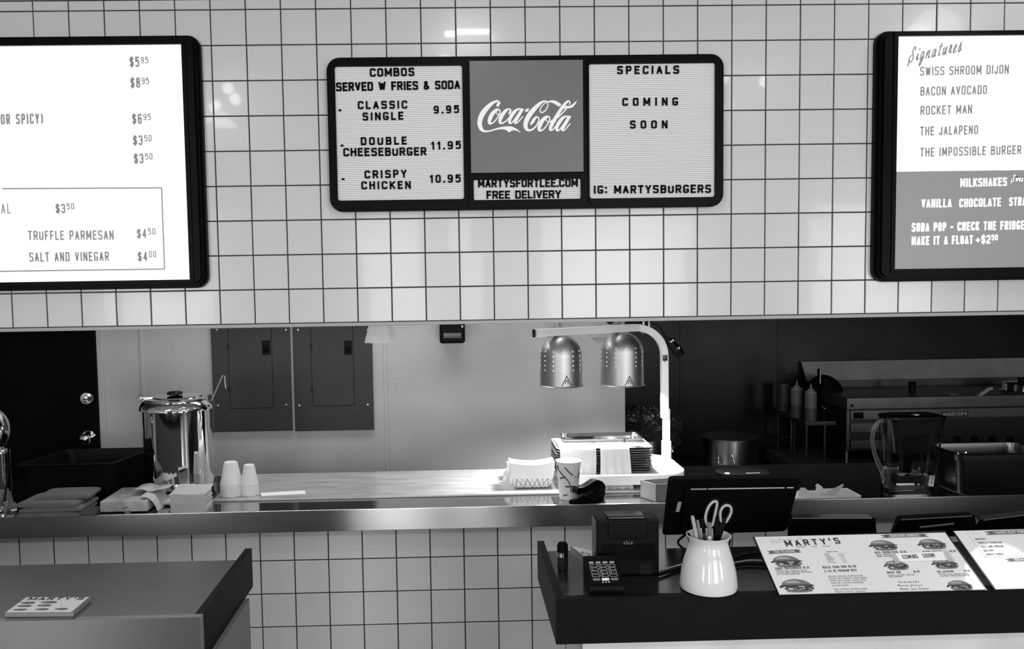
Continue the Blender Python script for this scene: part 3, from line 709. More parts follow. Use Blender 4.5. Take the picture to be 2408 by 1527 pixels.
lrib([(2052, 232, 20), (2068, 190, 26), (2055, 152, 30), (2010, 160, 44), (1940, 240, 66), (1850, 370, 68), (1760, 520, 72), (1690, 640, 78), (1660, 725, 56), (1690, 752, 34), (1740, 715, 26), (1800, 640, 24)])
lpoly([(1975, 252), (2060, 250), (2120, 218), (2160, 180), (2212, 135), (2180, 210), (2120, 280), (2060, 300), (1930, 306), (1945, 285)], 0)
part('logo_lettering', LOGO, lit('logo_white_glow', 1., .35), cp, smooth=False)  # letters given a slight glow to brighten them; the panel is unlit
part('registered_mark', lathe(lg(2045, 742), [(.0028, 0), (.0028, .0004)], 12, ax=(0, -1, 0)), M_LITTXT, cp, smooth=False)
# ================================================================== things on the pass counter
def bag_mesh(c, rx, ry, h, n=28, m=12, amp=.25, seed=1, prof=None):
    rnd = random.Random(seed); b = bmesh.new(); rings = []
    ph = [(rnd.uniform(0, 6.3), rnd.uniform(.5, 1)) for _ in range(12)]
    for j in range(m+1):
        t = j/m; k = prof(t) if prof else 1-.3*t; ring = []
        for i in range(n):
            a = 2*math.pi*i/n
            w = 1+amp*(math.sin(3*a+ph[0][0]+3*t)*.4+math.sin(7*a+ph[1][0]-4*t)*.35+math.sin(13*a+ph[2][0]+9*t)*.2+rnd.uniform(-.25, .25))
            ring.append(b.verts.new((c[0]+rx*k*w*math.cos(a), c[1]+ry*k*w*math.sin(a), c[2]+h*t+rnd.uniform(-.03, .03)*h*(0 < j < m))))
        rings.append(ring)
    for p_, q_ in zip(rings, rings[1:]):
        for i in range(n): b.faces.new([p_[i], p_[(i+1) % n], q_[(i+1) % n], q_[i]])
    return b, rings
# --- soup kettle
ky = .325; kx = at(422, 1050, Y=ky).x; R0 = .166
zr0 = at(422, 972, Y=ky-R0).z; zr1 = at(422, 947, Y=ky-.15).z
kt = thing('soup_kettle', 'tall shiny round soup kettle with a black knob on its lid', 'kettle', (kx, ky, SH))
part('base', lathe((kx, ky, SH), [(.150, .0005), (.156, .004), (.156, .022), (.150, .026)], 48), M_BLACK, kt)
part('body', lathe((kx, ky, 0), [(.152, SH+.026), (R0, SH+.030), (R0, zr0), (.160, zr0+.002)], 64), M_CHROME, kt)
h_ = zr1-zr0
part('rim', lathe((kx, ky, 0), [(R0-.004, zr0), (R0+.014, zr0), (R0+.015, zr0+.006), (R0+.010, zr0+h_*.5), (R0-.002, zr0+h_*.85), (R0-.014, zr0+h_), (R0-.03, zr0+h_-.004)], 64), M_CHROME, kt)
ld = part('lid', lathe((kx, ky, zr1), [(R0-.012, -.006), (R0-.004, .002), (R0-.006, .006), (.12, .010), (.118, .014), (.05, .020), (0, .021)], 56), M_CHROME, kt)
part('gasket', lathe((kx, ky, zr1), [(R0-.014, -.012), (R0-.008, -.012), (R0-.008, -.002), (R0-.014, -.002)], 48), M_BLACK, kt)
part('knob', lathe((kx, ky-.04, zr1+.012), [(.016, 0), (.014, .010), (.036, .014), (.038, .022), (.028, .029), (0, .031)], 32), M_BLACKG, ld)
part('hinge', merge(box(kx-.165, kx-.05, ky-.06, ky-.045, zr1+.006, zr1+.016, .002), lathe((kx-.163, ky-.052, zr1+.006), [(.010, 0), (.010, .020), (.006, .022)], 16)), M_CHROME, ld)
p0, p1, p2, p3 = at(497, 944, Y=ky), at(521, 888, Y=ky), at(527, 884, Y=ky), at(531, 914, Y=ky)
ladle = tube([p0-Vector((.075, 0, .16)), p0-Vector((.03, 0, .06)), p0, (p0+p1)/2, p1, (p1+p2)/2+Vector((0, 0, .004)), p2+Vector((.003, 0, -.001)), p2.lerp(p3, .4), p3], .0032, 8)
lathe(p0-Vector((.09, 0, .20)), [(0, 0), (.022, .006), (.035, .022), (.038, .045), (.036, .045), (.030, .02), (0, .008)], 20, bm=ladle, cap=False)
single('ladle', ladle, M_POT, 'thin steel ladle with a hooked handle standing out of the soup kettle', 'ladle')
# --- black bus tub
FL, FR = at(32, 1092, Y=.10), at(268, 1091, Y=.10); zt = (FL.z+FR.z)/2; BL = at(165, 1056, Z=zt)
ex = (FR-FL); ex.z = 0; ey = (BL-FL); ey.z = 0; L_, D_ = ex.length, ey.length; ex.normalize(); ey = Vector((-ex.y, ex.x, 0)).lerp(ey.normalized(), .9).normalized()
b = bmesh.new(); rings = []
o_ = FL.copy()
for (ins, z) in ((.045, SH+.001), (.018, zt-.016), (.004, zt-.014), (.0, zt-.006), (.003, zt), (.014, zt), (.018, zt-.006), (.05, SH+.006)):
    rings.append([b.verts.new(Vector((o_.x, o_.y, 0))+ex*a+ey*c+Vector((0, 0, z))) for a, c in rrect(ins, L_-ins, ins, D_-ins, .03, 5)])
for p_, q_ in zip(rings, rings[1:]):
    for k in range(len(p_)): b.faces.new([p_[k], p_[(k+1) % len(p_)], q_[(k+1) % len(p_)], q_[k]])
b.faces.new(rings[0]); b.faces.new(rings[-1]); bmesh.ops.recalc_face_normals(b, faces=b.faces)
bt = thing('bus_tub', 'black open plastic tub on the pass counter left of the soup kettle', 'tub', (base_of(b).x, base_of(b).y, SH))
part('tub_shell', b, M_BLACK, bt)
m_ = FL+ex*L_*.55; part('grip', box(m_.x-.06, m_.x+.06, m_.y-.004, m_.y+.01, zt-.03, zt-.016, .003), M_BLACKM, bt)
# --- chrome drink mixer cut by the frame
yx = .02; cx_ = at(-26, 1100, Y=yx).x
dm = thing('drink_mixer', 'polished chrome mixer with a rounded head, cut off by the left picture edge', 'appliance', (cx_, yx, SH))
zh0, zh1 = at(0, 1070, Y=yx).z, at(0, 953, Y=yx).z; zc = (zh0+zh1)/2; rh = .095; hh_ = (zh1-zh0)/2
part('head', lathe((cx_, yx, zc), [(rh*math.cos(a), hh_*math.sin(a)) for a in [math.radians(x) for x in range(-90, 91, 10)]], 40, cap=False), M_CHROME, dm)
part('column', box(cx_-.05, cx_+.083, yx-.03, yx+.05, SH+.06, zh0+.03, .022, seg=4), M_CHROME, dm)
part('foot', lathe((cx_-.01, yx, SH), [(.115, .0005), (.115, .012), (.10, .03), (.085, .07), (.08, .09)], 40), M_CHROME, dm)
pts = [at(-5, 1030, Y=yx-.09), at(12, 1050, Y=yx-.11), at(17, 1035, Y=yx-.06), at(21, 1070, Y=yx-.02), at(18, 1120, Y=yx-.03), at(10, 1180, Y=yx-.06)]
part('cord', tube(pts, .0045, 8), M_BLACK, dm)
b, rg = bag_mesh((at(33, 1190, Z=SH).x, yx-.02, SH+.001), .042, .05, .10, seed=4, amp=.35, prof=lambda t: 1-.65*t)
single('plastic_bag', b, mat('grey_bag', .10, .2, bump=.9, bscale=30), 'small crumpled glossy bag at the foot of the chrome mixer', 'bag')
# --- grey sheets and kraft napkins
A, B, D2, D1 = at(8, 1230, Z=SH), at(203, 1228, Z=SH), at(245, 1194, Z=SH), at(60, 1196, Z=SH)
b = bmesh.new(); lo = [Vector((p.x, max(p.y, -.125), 0)) for p in (A, B, D2, D1)]
V = [b.verts.new(p+Vector((0, 0, z))) for z in (SH+.0008, SH+.007) for p in lo]
for f in ((3, 2, 1, 0), (4, 5, 6, 7), (0, 1, 5, 4), (1, 2, 6, 5), (2, 3, 7, 6), (3, 0, 4, 7)): b.faces.new([V[i] for i in f])
single('paper_mat', b, M_SHEETG, 'flat dark grey paper sheets under the pile of kraft napkins', 'paper', smooth=False)
nx0, nx1 = at(52, 1215, Z=SH).x, at(190, 1215, Z=SH).x; ny = at(100, 1222, Z=SH).y+.012
def napkin(w, d, th, sag):
    N = 10; top = []; g = bmesh.new()
    U = [[g.verts.new((w*(i/N-.5), d*j/4, th*(1 if s else 0)*(1-.25*(i in (0, N))) - (0 if s else 0) + sag*math.sin(math.pi*i/N)*s)) for i in range(N+1)] for j in range(5) for s in (0, 1)]
    lo_, hi_ = U[0::2], U[1::2]
    for R_, rev in ((lo_, True), (hi_, False)):
        for a, c in zip(R_, R_[1:]):
            for k in range(N):
                q_ = [a[k], a[k+1], c[k+1], c[k]]; g.faces.new(q_[::-1] if rev else q_)
    for k in range(N):
        g.faces.new([lo_[0][k], lo_[0][k+1], hi_[0][k+1], hi_[0][k]]); g.faces.new([lo_[4][k+1], lo_[4][k], hi_[4][k], hi_[4][k+1]])
    for j in range(4):
        g.faces.new([lo_[j+1][0], lo_[j][0], hi_[j][0], hi_[j+1][0]]); g.faces.new([lo_[j][N], lo_[j+1][N], hi_[j+1][N], hi_[j][N]])
    bmesh.ops.recalc_face_normals(g, faces=g.faces); return g
g = napkin(nx1-nx0, .20, .016, .002); xf(g, Matrix.Translation(((nx0+nx1)/2, ny, SH+.0078)))
nk = single('kraft_napkin', g, M_NAPKIN, 'kraft napkin lowest in the folded pile at the left', 'napkin', 'folded kraft napkins', smooth=False)
lb = ['kraft napkin second from the bottom of the folded pile', 'kraft napkin third from the bottom of the folded pile', 'kraft napkin topmost in the folded pile, shifted right']
for k, (dx_, dy_, sx) in enumerate(((.006, .004, 1), (-.014, .012, 1.0), (.03, .05, .86))):
    c = nk.copy(); COL.objects.link(c); c.location = nk.location+Vector((dx_, dy_, .0190*(k+1)+.001)); c.scale = (sx, .72 if k == 2 else 1, 1); c.rotation_euler.z = (.03, -.04, .05)[k]; c['label'] = lb[k]
# --- carton of wax paper
A, B = at(217, 1222, Z=SH), at(331, 1219, Z=SH); A.y = B.y = max(A.y, -.098); w_ = B.x-A.x; zt_ = at(270, 1180, Y=A.y).z
bx = thing('paper_carton', 'flat printed carton of sheets, open on its right side', 'box', ((A.x+B.x)/2, A.y+.12, SH))
BY1 = A.y+.26
part('carton', box(A.x, B.x, A.y, BY1, SH+.008, zt_, .002), M_BOX, bx, smooth=False)
part('carton_flap', prism([(0, 0), (.11, -.01), (.115, .004), (0, .008)], (B.x+.001, A.y, SH+.014), (1, 0, 0), (0, 0, 1), (0, 1, 0), .10, .25), M_BOX, bx, smooth=False)
p = at(232, 1213, Y=A.y); ring = lathe((p.x, A.y-.0006, p.z), [(.0135, 0), (.0135, .0004), (.010, .0004), (.010, 0)], 24, ax=(0, -1, 0), cap=False)
lathe((p.x, A.y-.0004, p.z-.002), [(.0085, 0), (.0085, .0004)], 20, bm=ring, ax=(0, -1, 0))
part('round_mark', ring, M_PRINT1, bx, smooth=False)
b = None
for pts in ([(285, 1197), (296, 1192), (304, 1193), (292, 1199)], [(292, 1203), (305, 1200), (307, 1208), (296, 1212)], [(245, 1212), (262, 1211), (262, 1213), (245, 1214)]):
    P_ = [at(x, y, Y=A.y-.0006) for x, y in pts]; b = polys_bm([[(q.x, q.z) for q in P_]], lambda a, c: Vector((a, A.y-.0006, c)), NY, 0, b)
part('leaf_print', b, M_PRINT2, bx, smooth=False)
def curl(pts, y0, wy, n=14):
    P_ = chaikin([tuple(at(x, y, Y=y0))[0::2] for x, y in pts], False, 3)
    return [[Vector((a, y0+wy*t/4+.02*math.sin(a*30)*t/4, max(c, SH+.002))) for a, c in P_] for t in range(5)]
s1 = sheet(curl([(316, 1152), (335, 1150), (352, 1158), (372, 1152), (396, 1148)], A.y+.10, .10))
sheet(curl([(330, 1168), (352, 1172), (366, 1190), (372, 1208)], A.y+.02, .16), bm=s1)
single('wax_paper_sheets', s1, M_WAX, 'curled pale paper sheets pulled out of the flat carton', 'paper')
# --- block of deli paper
A, B = at(400, 1209, Z=SH), at(483, 1207, Z=SH); yb_ = A.y+.005; zt_ = at(440, 1165, Y=yb_).z
b = bmesh.new(); n_ = 14
for k in range(n_):
    z = SH+.001+(zt_-SH)*k/n_; j = random.uniform(-.002, .002); j2 = random.uniform(-.003, .003)
    box(A.x+j, B.x+j2, yb_+random.uniform(0, .003), yb_+.11, z, z+(zt_-SH)/n_-.0004, bm=b)
tg = [[Vector((A.x-.004+(B.x-A.x+.006)*u/8, yb_+.001+.13*v/6, zt_+.002+.002*math.sin(u*.9+v)+.016*(v/6)**2)) for u in range(9)] for v in range(7)]
sheet(tg, bm=b, thick=.0015)
single('deli_paper_block', b, M_DELI, 'square block of stacked pale deli papers in front of the soup kettle', 'paper', smooth=False)
# --- foam cups, two nested upside-down stacks
def cup_stack(px, pw, ptop, pbase, lab, lips, zoff=0):
    p = at(px, pbase, Z=SH+zoff); s_ = sc(p); r_ = pw/2/s_; h = (pbase-ptop)/s_*.985; y = p.y+r_*.6; prof = []
    prof = [(r_*.98, 0), (r_, .004)]
    hc = h*.60
    for k in range(lips):
        z = h*(1-.60)*k/lips; prof += [(r_*(1-.02*0), z+.002), (r_*1.0, z+.008), (r_*.955, z+.010)]
    prof += [(r_*.955, h*.42), (r_*.60, h*.985), (r_*.56, h), (r_*.52, h-.003), (0, h-.004)]
    prof = sorted(prof[2:-3], key=lambda q: q[1]); prof = [(r_*.98, 0)]+prof+[(r_*.56, h), (r_*.52, h-.003), (0, h-.004)]
    return single('cup_stack', lathe((p.x, y, SH+zoff+.0005), prof, 36), M_CUP, lab, 'cups', 'nested stacks of foam cups')
cup_stack(541, 52, 1088, 1169, 'taller stack of nested upside-down white foam cups, beside the kettle', 7, .0102)
cup_stack(585, 41, 1094, 1167, 'shorter stack of nested upside-down white foam cups, beside the taller one', 6, .0102)
P_ = [at(x, y, Z=mz+.001) for x, y in ((612, 1160), (716, 1154), (720, 1162), (616, 1167))]
single('paper_strip', polys_bm([[(p.x, p.y) for p in P_]], lambda a, c: Vector((a, c, mz+.0006)), UP, .0012), M_PAPER, 'narrow white paper strip lying alone on the marbled board', 'paper', smooth=False)
# --- food trays
def food_tray(x, y, z, w, h, d, print_=True):
    b = bmesh.new(); N = 10
    def loop(s, zz, curve):
        L1 = [(-w/2*s+ w*s*i/N, -d/2*(s+.1), zz-curve*math.sin(math.pi*i/N)) for i in range(N+1)]
        L2 = [(w/2*s-w*s*i/N, d/2*(s+.1), zz-curve*math.sin(math.pi*i/N)) for i in range(N+1)]
        return [b.verts.new((x+a, y+c, z+e)) for a, c, e in L1+L2]
    ls = [loop(.72, .0005, 0), loop(.93, h*.38, 0), loop(1., h*.88, h*.10), loop(1.0, h, h*.11), loop(.97, h, h*.11), loop(.9, h*.4, 0), loop(.69, .004, 0)]
    for p_, q_ in zip(ls, ls[1:]):
        for k in range(len(p_)): b.faces.new([p_[k], p_[(k+1) % len(p_)], q_[(k+1) % len(p_)], q_[k]])
    b.faces.new(ls[0]); b.faces.new(ls[-1]); bmesh.ops.recalc_face_normals(b, faces=b.faces); return b
p = at(1252, 1150, Z=mz); w_ = 106/sc(p); h_ = 63/sc(p); by = p.y+.05
ft = thing('food_tray', 'front paper food tray with a crossed-line pattern low on its side', 'tray', (p.x, by, mz), 'paper food trays')
part('tray_body', food_tray(p.x, by, mz+.001, w_, h_, .10), M_PAPER, ft)
b = None; yb2 = by-.05
def chk(u, v):   # u -1..1, v 0..1 up the lower flared side
    s = .72+.21*v; return Vector((p.x+u*w_/2*s, by-.05*(s+.1)-.0012, mz+.0015+v*h_*.38))
for k in range(-4, 5):
    for sgn in (-1, 1):
        a0, a1 = k*.25, k*.25+sgn*.25
        if abs(a1) <= 1.01 and abs(a0) <= 1.01:
            b = polys_bm(ribbon2d([(a0, .02), (a1, .98)], .024 if k % 2 == 0 else .012), chk, NY, 0, b)
part('check_print', b, M_PRINT1, ft, smooth=False)
part('bottom_line', polys_bm([[(-1, 0), (1, 0), (1, .06), (-1, .06)]], chk, NY, 0), M_PRINT1, ft, smooth=False)
q = at(1212, 1138, Z=mz)
f2 = single('food_tray', food_tray(q.x+.06, q.y+.10, mz+.001, w_*.85, h_*.62, .09), M_PAPER, 'rear white paper food tray, mostly behind the patterned one', 'tray', 'paper food trays')
b, rg = bag_mesh((at(1196, 1140, Z=mz).x+.005, q.y+.02, mz+.001), .03, .025, .075, seed=9, amp=.5, n=22, m=8, prof=lambda t: 1.05-.6*t)
single('tissue_wad', b, M_PAPER, 'crumpled white tissue beside the paper food trays', 'tissue')

# ================================================================== heat lamp
lz = mz+.02
cB = at(1500, 1142, Z=lz)
x0, x1 = at(1322, 1120, Y=.36).x, at(1584, 1120, Y=.40).x
y0, y1 = at(1445, 1146, Z=mz+.015).y, .57
hl = thing('heat_lamp', 'white two-headed heat lamp stand with a curved arm, switch and oval base', 'heat lamp', ((x0+x1)/2, (y0+y1)/2, mz))
zb = mz+.014; zt2 = mz+.05
def ztop(px, py): return at(px, py, Y=y0).z
zt2 = at(1490, 1122, Y=y0).z; zb = at(1490, 1141, Y=y0).z
part('base', prism(rrect(x0, x1, y0, y1, .13, 10), (0, 0, 0), (1, 0, 0), (0, 1, 0), (0, 0, 1), zb, zt2), M_WHITE, hl)
part('base_rim', xf(framebm(rrect(x0, x1, y0, y1, .13, 10), rrect(x0+.03, x1-.03, y0+.03, y1-.03, .10, 10), 0, -.006), Matrix.Translation((0, 0, zt2)) @ Matrix(((1, 0, 0, 0), (0, 0, 1, 0), (0, -1, 0, 0), (0, 0, 0, 1)))), M_WHITE, hl)
for fx, fy in ((x0+.06, y0+.06), (x1-.1, y0+.05), (x0+.06, y1-.06), (x1-.1, y1-.06)):
    part('foot', lathe((fx, fy, mz+.0005), [(.014, 0), (.014, zb-mz-.0005)], 16), M_BLACK, hl)
py_ = .46; pxx = at(1567, 1090, Y=py_).x
za = at(1400, 772, Y=py_).z; zl = at(1564, 983, Y=py_).z; zm = at(1566, 1037, Y=py_).z; zq = at(1568, 1098, Y=py_).z
xa = at(1257, 775, Y=py_).x; rb = .145
def sq(w, d=None, r=.004): return rrect(-w/2, w/2, -(d or w)/2, (d or w)/2, r, 2)
pxt = at(1563, 860, Y=py_).x
AYE = .17
def ay(x): return py_ + (AYE-py_)*max(0., min(1., (pxt-rb-x)/(pxt-rb-xa_)))
xa = at(1257, 775, Y=AYE).x; xa_ = xa; za = at(1500, 771, Y=py_).z
arc = [(pxt-.0, zl), (pxt-.002, za-rb)]+[(pxt-.002-rb+rb*math.cos(math.radians(a)), za-rb+rb*math.sin(math.radians(a))) for a in range(9, 91, 9)]+[(xa, za)]
part('arm', tube([(a, ay(a), z) for a, z in arc], 0, sect=sq(.037), up=(0, 1, 0)), M_WHITE, hl)
part('arm_end_cap', box(xa-.009, xa+.001, AYE-.019, AYE+.019, za-.019, za+.019, .002), M_BLACK, hl)
part('inner_post', box(pxx-.0165, pxx+.0165, py_-.0165, py_+.0165, zm-.02, zl+.05, .003), M_WHITE, hl)
part('outer_post', box(pxx-.021, pxx+.021, py_-.021, py_+.021, zt2-.005, zm, .003), M_WHITE, hl)
p = at(1562, 1103, Y=py_-.02); part('clamp', box(p.x-.024, p.x+.024, py_-.04, py_+.02, p.z-.012, p.z+.012, .005), M_WHITE, hl)
p = at(1580, 1057, Y=py_); wsb = tube([p-Vector((.014, 0, 0)), p], .003, 8); tube([p, p+Vector((.007, 0, .014))], .004, 8, bm=wsb); tube([p, p+Vector((.007, 0, -.014))], .004, 8, bm=wsb)
part('wing_screw', wsb, M_CHROME, hl)
p = at(1564, 842, Y=py_-.02); sw_ = part('switch', box(p.x-.012, p.x+.012, py_-.024, py_-.018, p.z-.015, p.z+.015, .002), M_BLACKG, hl)
p = at(1564, 851, Y=py_-.02); part('indicator', lathe((p.x, py_-.0186, p.z), [(.003, 0), (.003, .002)], 10, ax=(0, -1, 0)), M_PRINT1, hl)
for k, (pc_, pl, pr, pt, pb) in enumerate(((1319, 1270, 1369, 781, 914), (1463, 1413, 1513, 776, 912))):
    dY = ay(at(pc_, 850, Y=.28).x); dY = ay(at(pc_, 850, Y=dY).x); x = at(pc_, 850, Y=dY).x; r_ = (at(pr, 850, Y=dY).x-at(pl, 850, Y=dY).x)/2; z0_ = at(pc_, pb, Y=dY-r_).z; zt_ = za-.016; Hh = zt_-z0_
    hs = r_*1.0; prof = [(r_*1.045, 0), (r_*1.05, .003), (r_*1.01, .006), (r_, .010), (r_*.985, Hh-hs)]
    prof += [(r_*.985*math.cos(math.radians(a)), Hh-hs+hs*math.sin(math.radians(a))) for a in range(8, 88, 8)] + [(r_*.12, Hh)]
    inner = [(a-.002 if a > .01 else a, z-.002) for a, z in prof[::-1]][:-3]+[(r_*1.0-.002, .0005)]
    sh = part('shade', lathe((x, dY, z0_), prof+inner, 56, cap=False), M_ALU, hl)
    b = bmesh.new()
    for i in range(13):
        for j in range(5):
            a = math.radians(-90+i*28-(168)); z = Hh-hs*.72-j*.0225+ (0 if i else 0)
            zz = z; rr_ = r_*.985 if zz < Hh-hs else r_*.985*math.sqrt(max(0, 1-((zz-Hh+hs)/hs)**2))
            n_ = Vector((math.cos(a), math.sin(a), 0)); c_ = Vector((x, dY, z0_+zz))+n_*(rr_+.0002)
            lathe(c_, [(.0036, 0), (.0036, .0006)], 8, bm=b, ax=n_)
    part('vent_glow_disc', b, M_HOLE if False else M_BULB if False else lit('vent_glow%d' % k, .75, (.8, .55)[k]), sh, smooth=False)  # glowing discs stand for lamp light leaving the vents; no holes are cut
    # warning triangle printed on the shade
    zc_ = at(pc_+8, 898, Y=dY-r_).z-z0_; ac = math.radians(-90+8)
    def wrap(u, v): a = ac+u/r_; return Vector((x+(r_+.0006)*math.cos(a), dY+(r_+.0006)*math.sin(a), z0_+zc_+v))
    tri = [(-.023, -.020), (.023, -.020), (0, .026)]
    b = polys_bm(ribbon2d(tri, .004, True), wrap, NY, 0)
    polys_bm(ribbon2d([(-.008, -.013), (-.006, .002), (0, .006), (.006, .0), (.007, -.013)], .004), wrap, NY, 0, b)
    part('warning_mark', b, M_PRINT1, sh, smooth=False)
    part('bulb', lathe((x, dY, z0_+.06), [(0, 0), (.03, .004), (.045, .02), (.04, .05), (.02, .08), (.015, .1)], 24), M_BULB, sh)
    l = bpy.data.lights.new('lamp_glow', 'SPOT'); l.energy = (50, 85)[k]; l.spot_size = math.radians(140); l.spot_blend = .6; l.shadow_soft_size = .05
    lo_ = bpy.data.objects.new('lamp_glow', l); COL.objects.link(lo_); lo_.location = (x, dY, z0_+.045)
# --- steel trays under the lamp
TX0, TX1 = at(1313, 1095, Y=y0+.03).x, at(1538, 1095, Y=y0+.03).x; TY0 = y0+.07; TY1 = TY0+.27
zS = at(1510, 1125, Y=TY0).z; zE = at(1510, 1069, Y=TY0).z; NT = 11; dz = (zE-zS)/(NT-1); zS = max(zS-.010, zt2+.001)
def pan(x0, x1, y0, y1, z, h):
    b = bmesh.new(); rings = []
    for ins, zz in ((.014, z), (.006, z+h-.004), (-.002, z+h-.004), (-.004, z+h-.001), (-.001, z+h), (.006, z+h), (.016, z+.002)):
        rings.append([b.verts.new((a, c, zz)) for a, c in rrect(x0+ins, x1-ins, y0+ins, y1-ins, max(.004, .022-ins*.3), 3)])
    for p_, q_ in zip(rings, rings[1:]):
        for k in range(len(p_)): b.faces.new([p_[k], p_[(k+1) % len(p_)], q_[(k+1) % len(p_)], q_[k]])
    b.faces.new(rings[0]); b.faces.new(rings[-1]); bmesh.ops.recalc_face_normals(b, faces=b.faces); return b
pb_ = pan(TX0, TX1, TY0, TY1, zS, dz*.92)
t0 = single('sheet_tray', pb_, M_ALU, 'lowest aluminium sheet tray of the stack under the heat lamp', 'tray', 'aluminium sheet trays under the heat lamp')
ordn = ['second', 'third', 'fourth', 'fifth', 'sixth', 'seventh', 'eighth', 'ninth', 'tenth']
for k in range(1, NT):
    c = t0.copy(); COL.objects.link(c); c.location = t0.location+Vector((random.uniform(-.004, .004), random.uniform(-.002, .003), dz*k))
    c['label'] = 'topmost paper-lined aluminium sheet tray of the stack under the heat lamp' if k == NT-1 else ordn[k-1]+' aluminium sheet tray up from the base of the heat lamp'
ztp = zS+dz*(NT-1)+dz
up_ = pan(TX0+.03, TX1-.01, TY1-.04, TY1+.05, ztp-.004, .022)
b = pan(TX0+.045, TX1-.012, TY1-.16, TY1+.02, ztp+.002, .018)
single('serving_tray', b, M_CHROME, 'shiny bright tray sitting at the back on top of the tray stack', 'tray')
def liner(xa, xb, drop, seed, flare=0., top=True):
    rnd = random.Random(seed); rows = []
    path = [(TY1-.03, ztp+.0015), (TY0+.15, ztp+.003), (TY0+.05, ztp+.004), (TY0+.005, ztp+.003), (TY0-.010, ztp-.006)]
    for k in range(1, 8): path.append((TY0-.013-.004*math.sin(k*.8)-flare*(k/7)**2, ztp-.006-drop*k/7))
    nx = 12
    for k, (y, z) in enumerate(path):
        s = max(0, k-4)/7; w = (xb-xa)*(1+.10*s*(1 if flare else -.25)); c = (xa+xb)/2+.004*s
        rows.append([Vector((c-w/2+w*i/nx, y-(.006+.006*s)*math.sin(i*1.9+seed)*s-.003*rnd.random()*s, z+(.0012*math.sin(i*1.3+k) if k < 4 else 0))) for i in range(nx+1)])
    return sheet(rows, thick=.0005)
X_ = lambda px: at(px, 1090, Y=TY0).x
lz_ = at(1380, 1138, Y=TY0-.02).z; lz2 = max(at(1440, 1158, Y=TY0-.05).z, mz+.004); lz_ = max(lz_, mz+.004)
single('tray_liner', liner(X_(1316), X_(1401), ztp-lz_, 1), M_PAPER, 'white paper liner hanging over the tray stack behind the paper cup', 'paper', 'white liners draped over the trays')
single('tray_liner', liner(X_(1411), X_(1479), ztp-lz2, 5, .03), M_PAPER, 'longer white paper liner hanging over the tray stack behind the stapler', 'paper', 'white liners draped over the trays')
single('tray_liner', sheet([[Vector((X_(1482)+(X_(1532)-X_(1482))*i/5, y, ztp+.0015+.002*math.sin(i+k))) for i in range(6)] for k, y in enumerate((TY0+.002, TY0+.09, TY0+.18))]), M_PAPER, 'flat white paper liner on the right end of the tray stack', 'paper', 'white liners draped over the trays')
single('tray_liner', sheet([[Vector((X_(1400)+(X_(1412)-X_(1400))*i/3, y, ztp+.001)) for i in range(4)] for k, y in enumerate((TY0+.002, TY0+.09, TY0+.18))]), M_PAPER, 'white paper liner lying between the two hanging liners on the tray stack', 'paper', 'white liners draped over the trays')

# ================================================================== front of the pass counter
p = at(1341, 1179, Z=SH); s_ = sc(p); cy_ = p.y+.05
cx2 = p.x; hC = (1178-1089)/s_
pcup = thing('paper_cup', 'paper cup printed with dark brush strokes standing behind the stapler', 'cup', (cx2, cy_, SH))
r0_, r1_ = 22/s_, 29.5/s_
part('cup_wall', lathe((cx2, cy_, SH+.0008), [(r0_, 0), (r1_, hC), (r1_+.002, hC+.001), (r1_+.002, hC+.004), (r1_-.002, hC+.004), (r1_-.003, hC), (r0_-.002, .006), (0, .006)], 40), M_CUP, pcup)
def cw_(x, y):   # zoomed print position -> cup wall
    u = (x-325)/225.; v = (1115-y)/690.; r_ = r0_+(r1_-r0_)*v+.0006; a = math.radians(-90)+math.asin(max(-.98, min(.98, u*(225/ (175+50*v)) if False else u)))
    return Vector((cx2+r_*math.cos(a), cy_+r_*math.sin(a), SH+hC*v))
b = None
for st, w in (([(230, 490), (300, 580), (440, 680)], 22), ([(115, 470), (115, 560), (190, 640), (290, 740), (340, 850), (345, 960)], 20), ([(140, 715), (170, 690), (235, 680)], 26), ([(225, 850), (300, 850), (400, 850), (500, 870)], 28), ([(515, 600), (500, 660), (480, 710)], 20), ([(175, 1020), (225, 1020), (275, 1000)], 22)):
    b = polys_bm(ribbon2d(chaikin(st, False, 2), w), cw_, NY, 0, b)
part('brush_print', b, M_PRINT1, pcup, smooth=False)
# stapler
A, B = at(1343, 1184, Z=SH), at(1418, 1170, Z=SH); sx = (B-A); L_ = sx.length; sx.normalize(); sn = Vector((sx.y, -sx.x, 0)); o_ = A+Vector((0, 0, .0008))
st = thing('stapler', 'black desk stapler lying on the steel edge in front of the paper cup', 'stapler', ((A+B)/2))
st.location.z = SH
hs_ = 46/sc(A)
part('stapler_base', prism([(0, 0), (.004*1, .010), (L_*.3, .016), (L_*.7, .030), (L_*.98, .05), (L_, .02), (L_*.95, 0)], o_, sx, UP, sn, -.017, .017), M_BLACKM, st)
part('stapler_arm', prism(chaikin([(L_*.10, hs_*.42), (L_*.13, hs_*.80), (L_*.30, hs_*.74), (L_*.50, hs_*.86), (L_*.72, hs_*1.06), (L_*.93, hs_*.88), (L_*1.02, hs_*.52), (L_*.92, hs_*.34), (L_*.60, hs_*.52), (L_*.30, hs_*.46)], True, 1), o_, sx, UP, sn, -.020, .020), M_BLACKG, st)
part('magazine', prism([(L_*.16, hs_*.22), (L_*.26, hs_*.22), (L_*.27, hs_*.46), (L_*.16, hs_*.44)], o_, sx, UP, sn, -.008, .008), M_POT, st)
part('magazine_rail', prism([(L_*.25, hs_*.34), (L_*.72, hs_*.54), (L_*.80, hs_*.50), (L_*.42, hs_*.22)], o_, sx, UP, sn, -.012, .012), mat('stapler_dark_metal', .05, .3, .8), st)
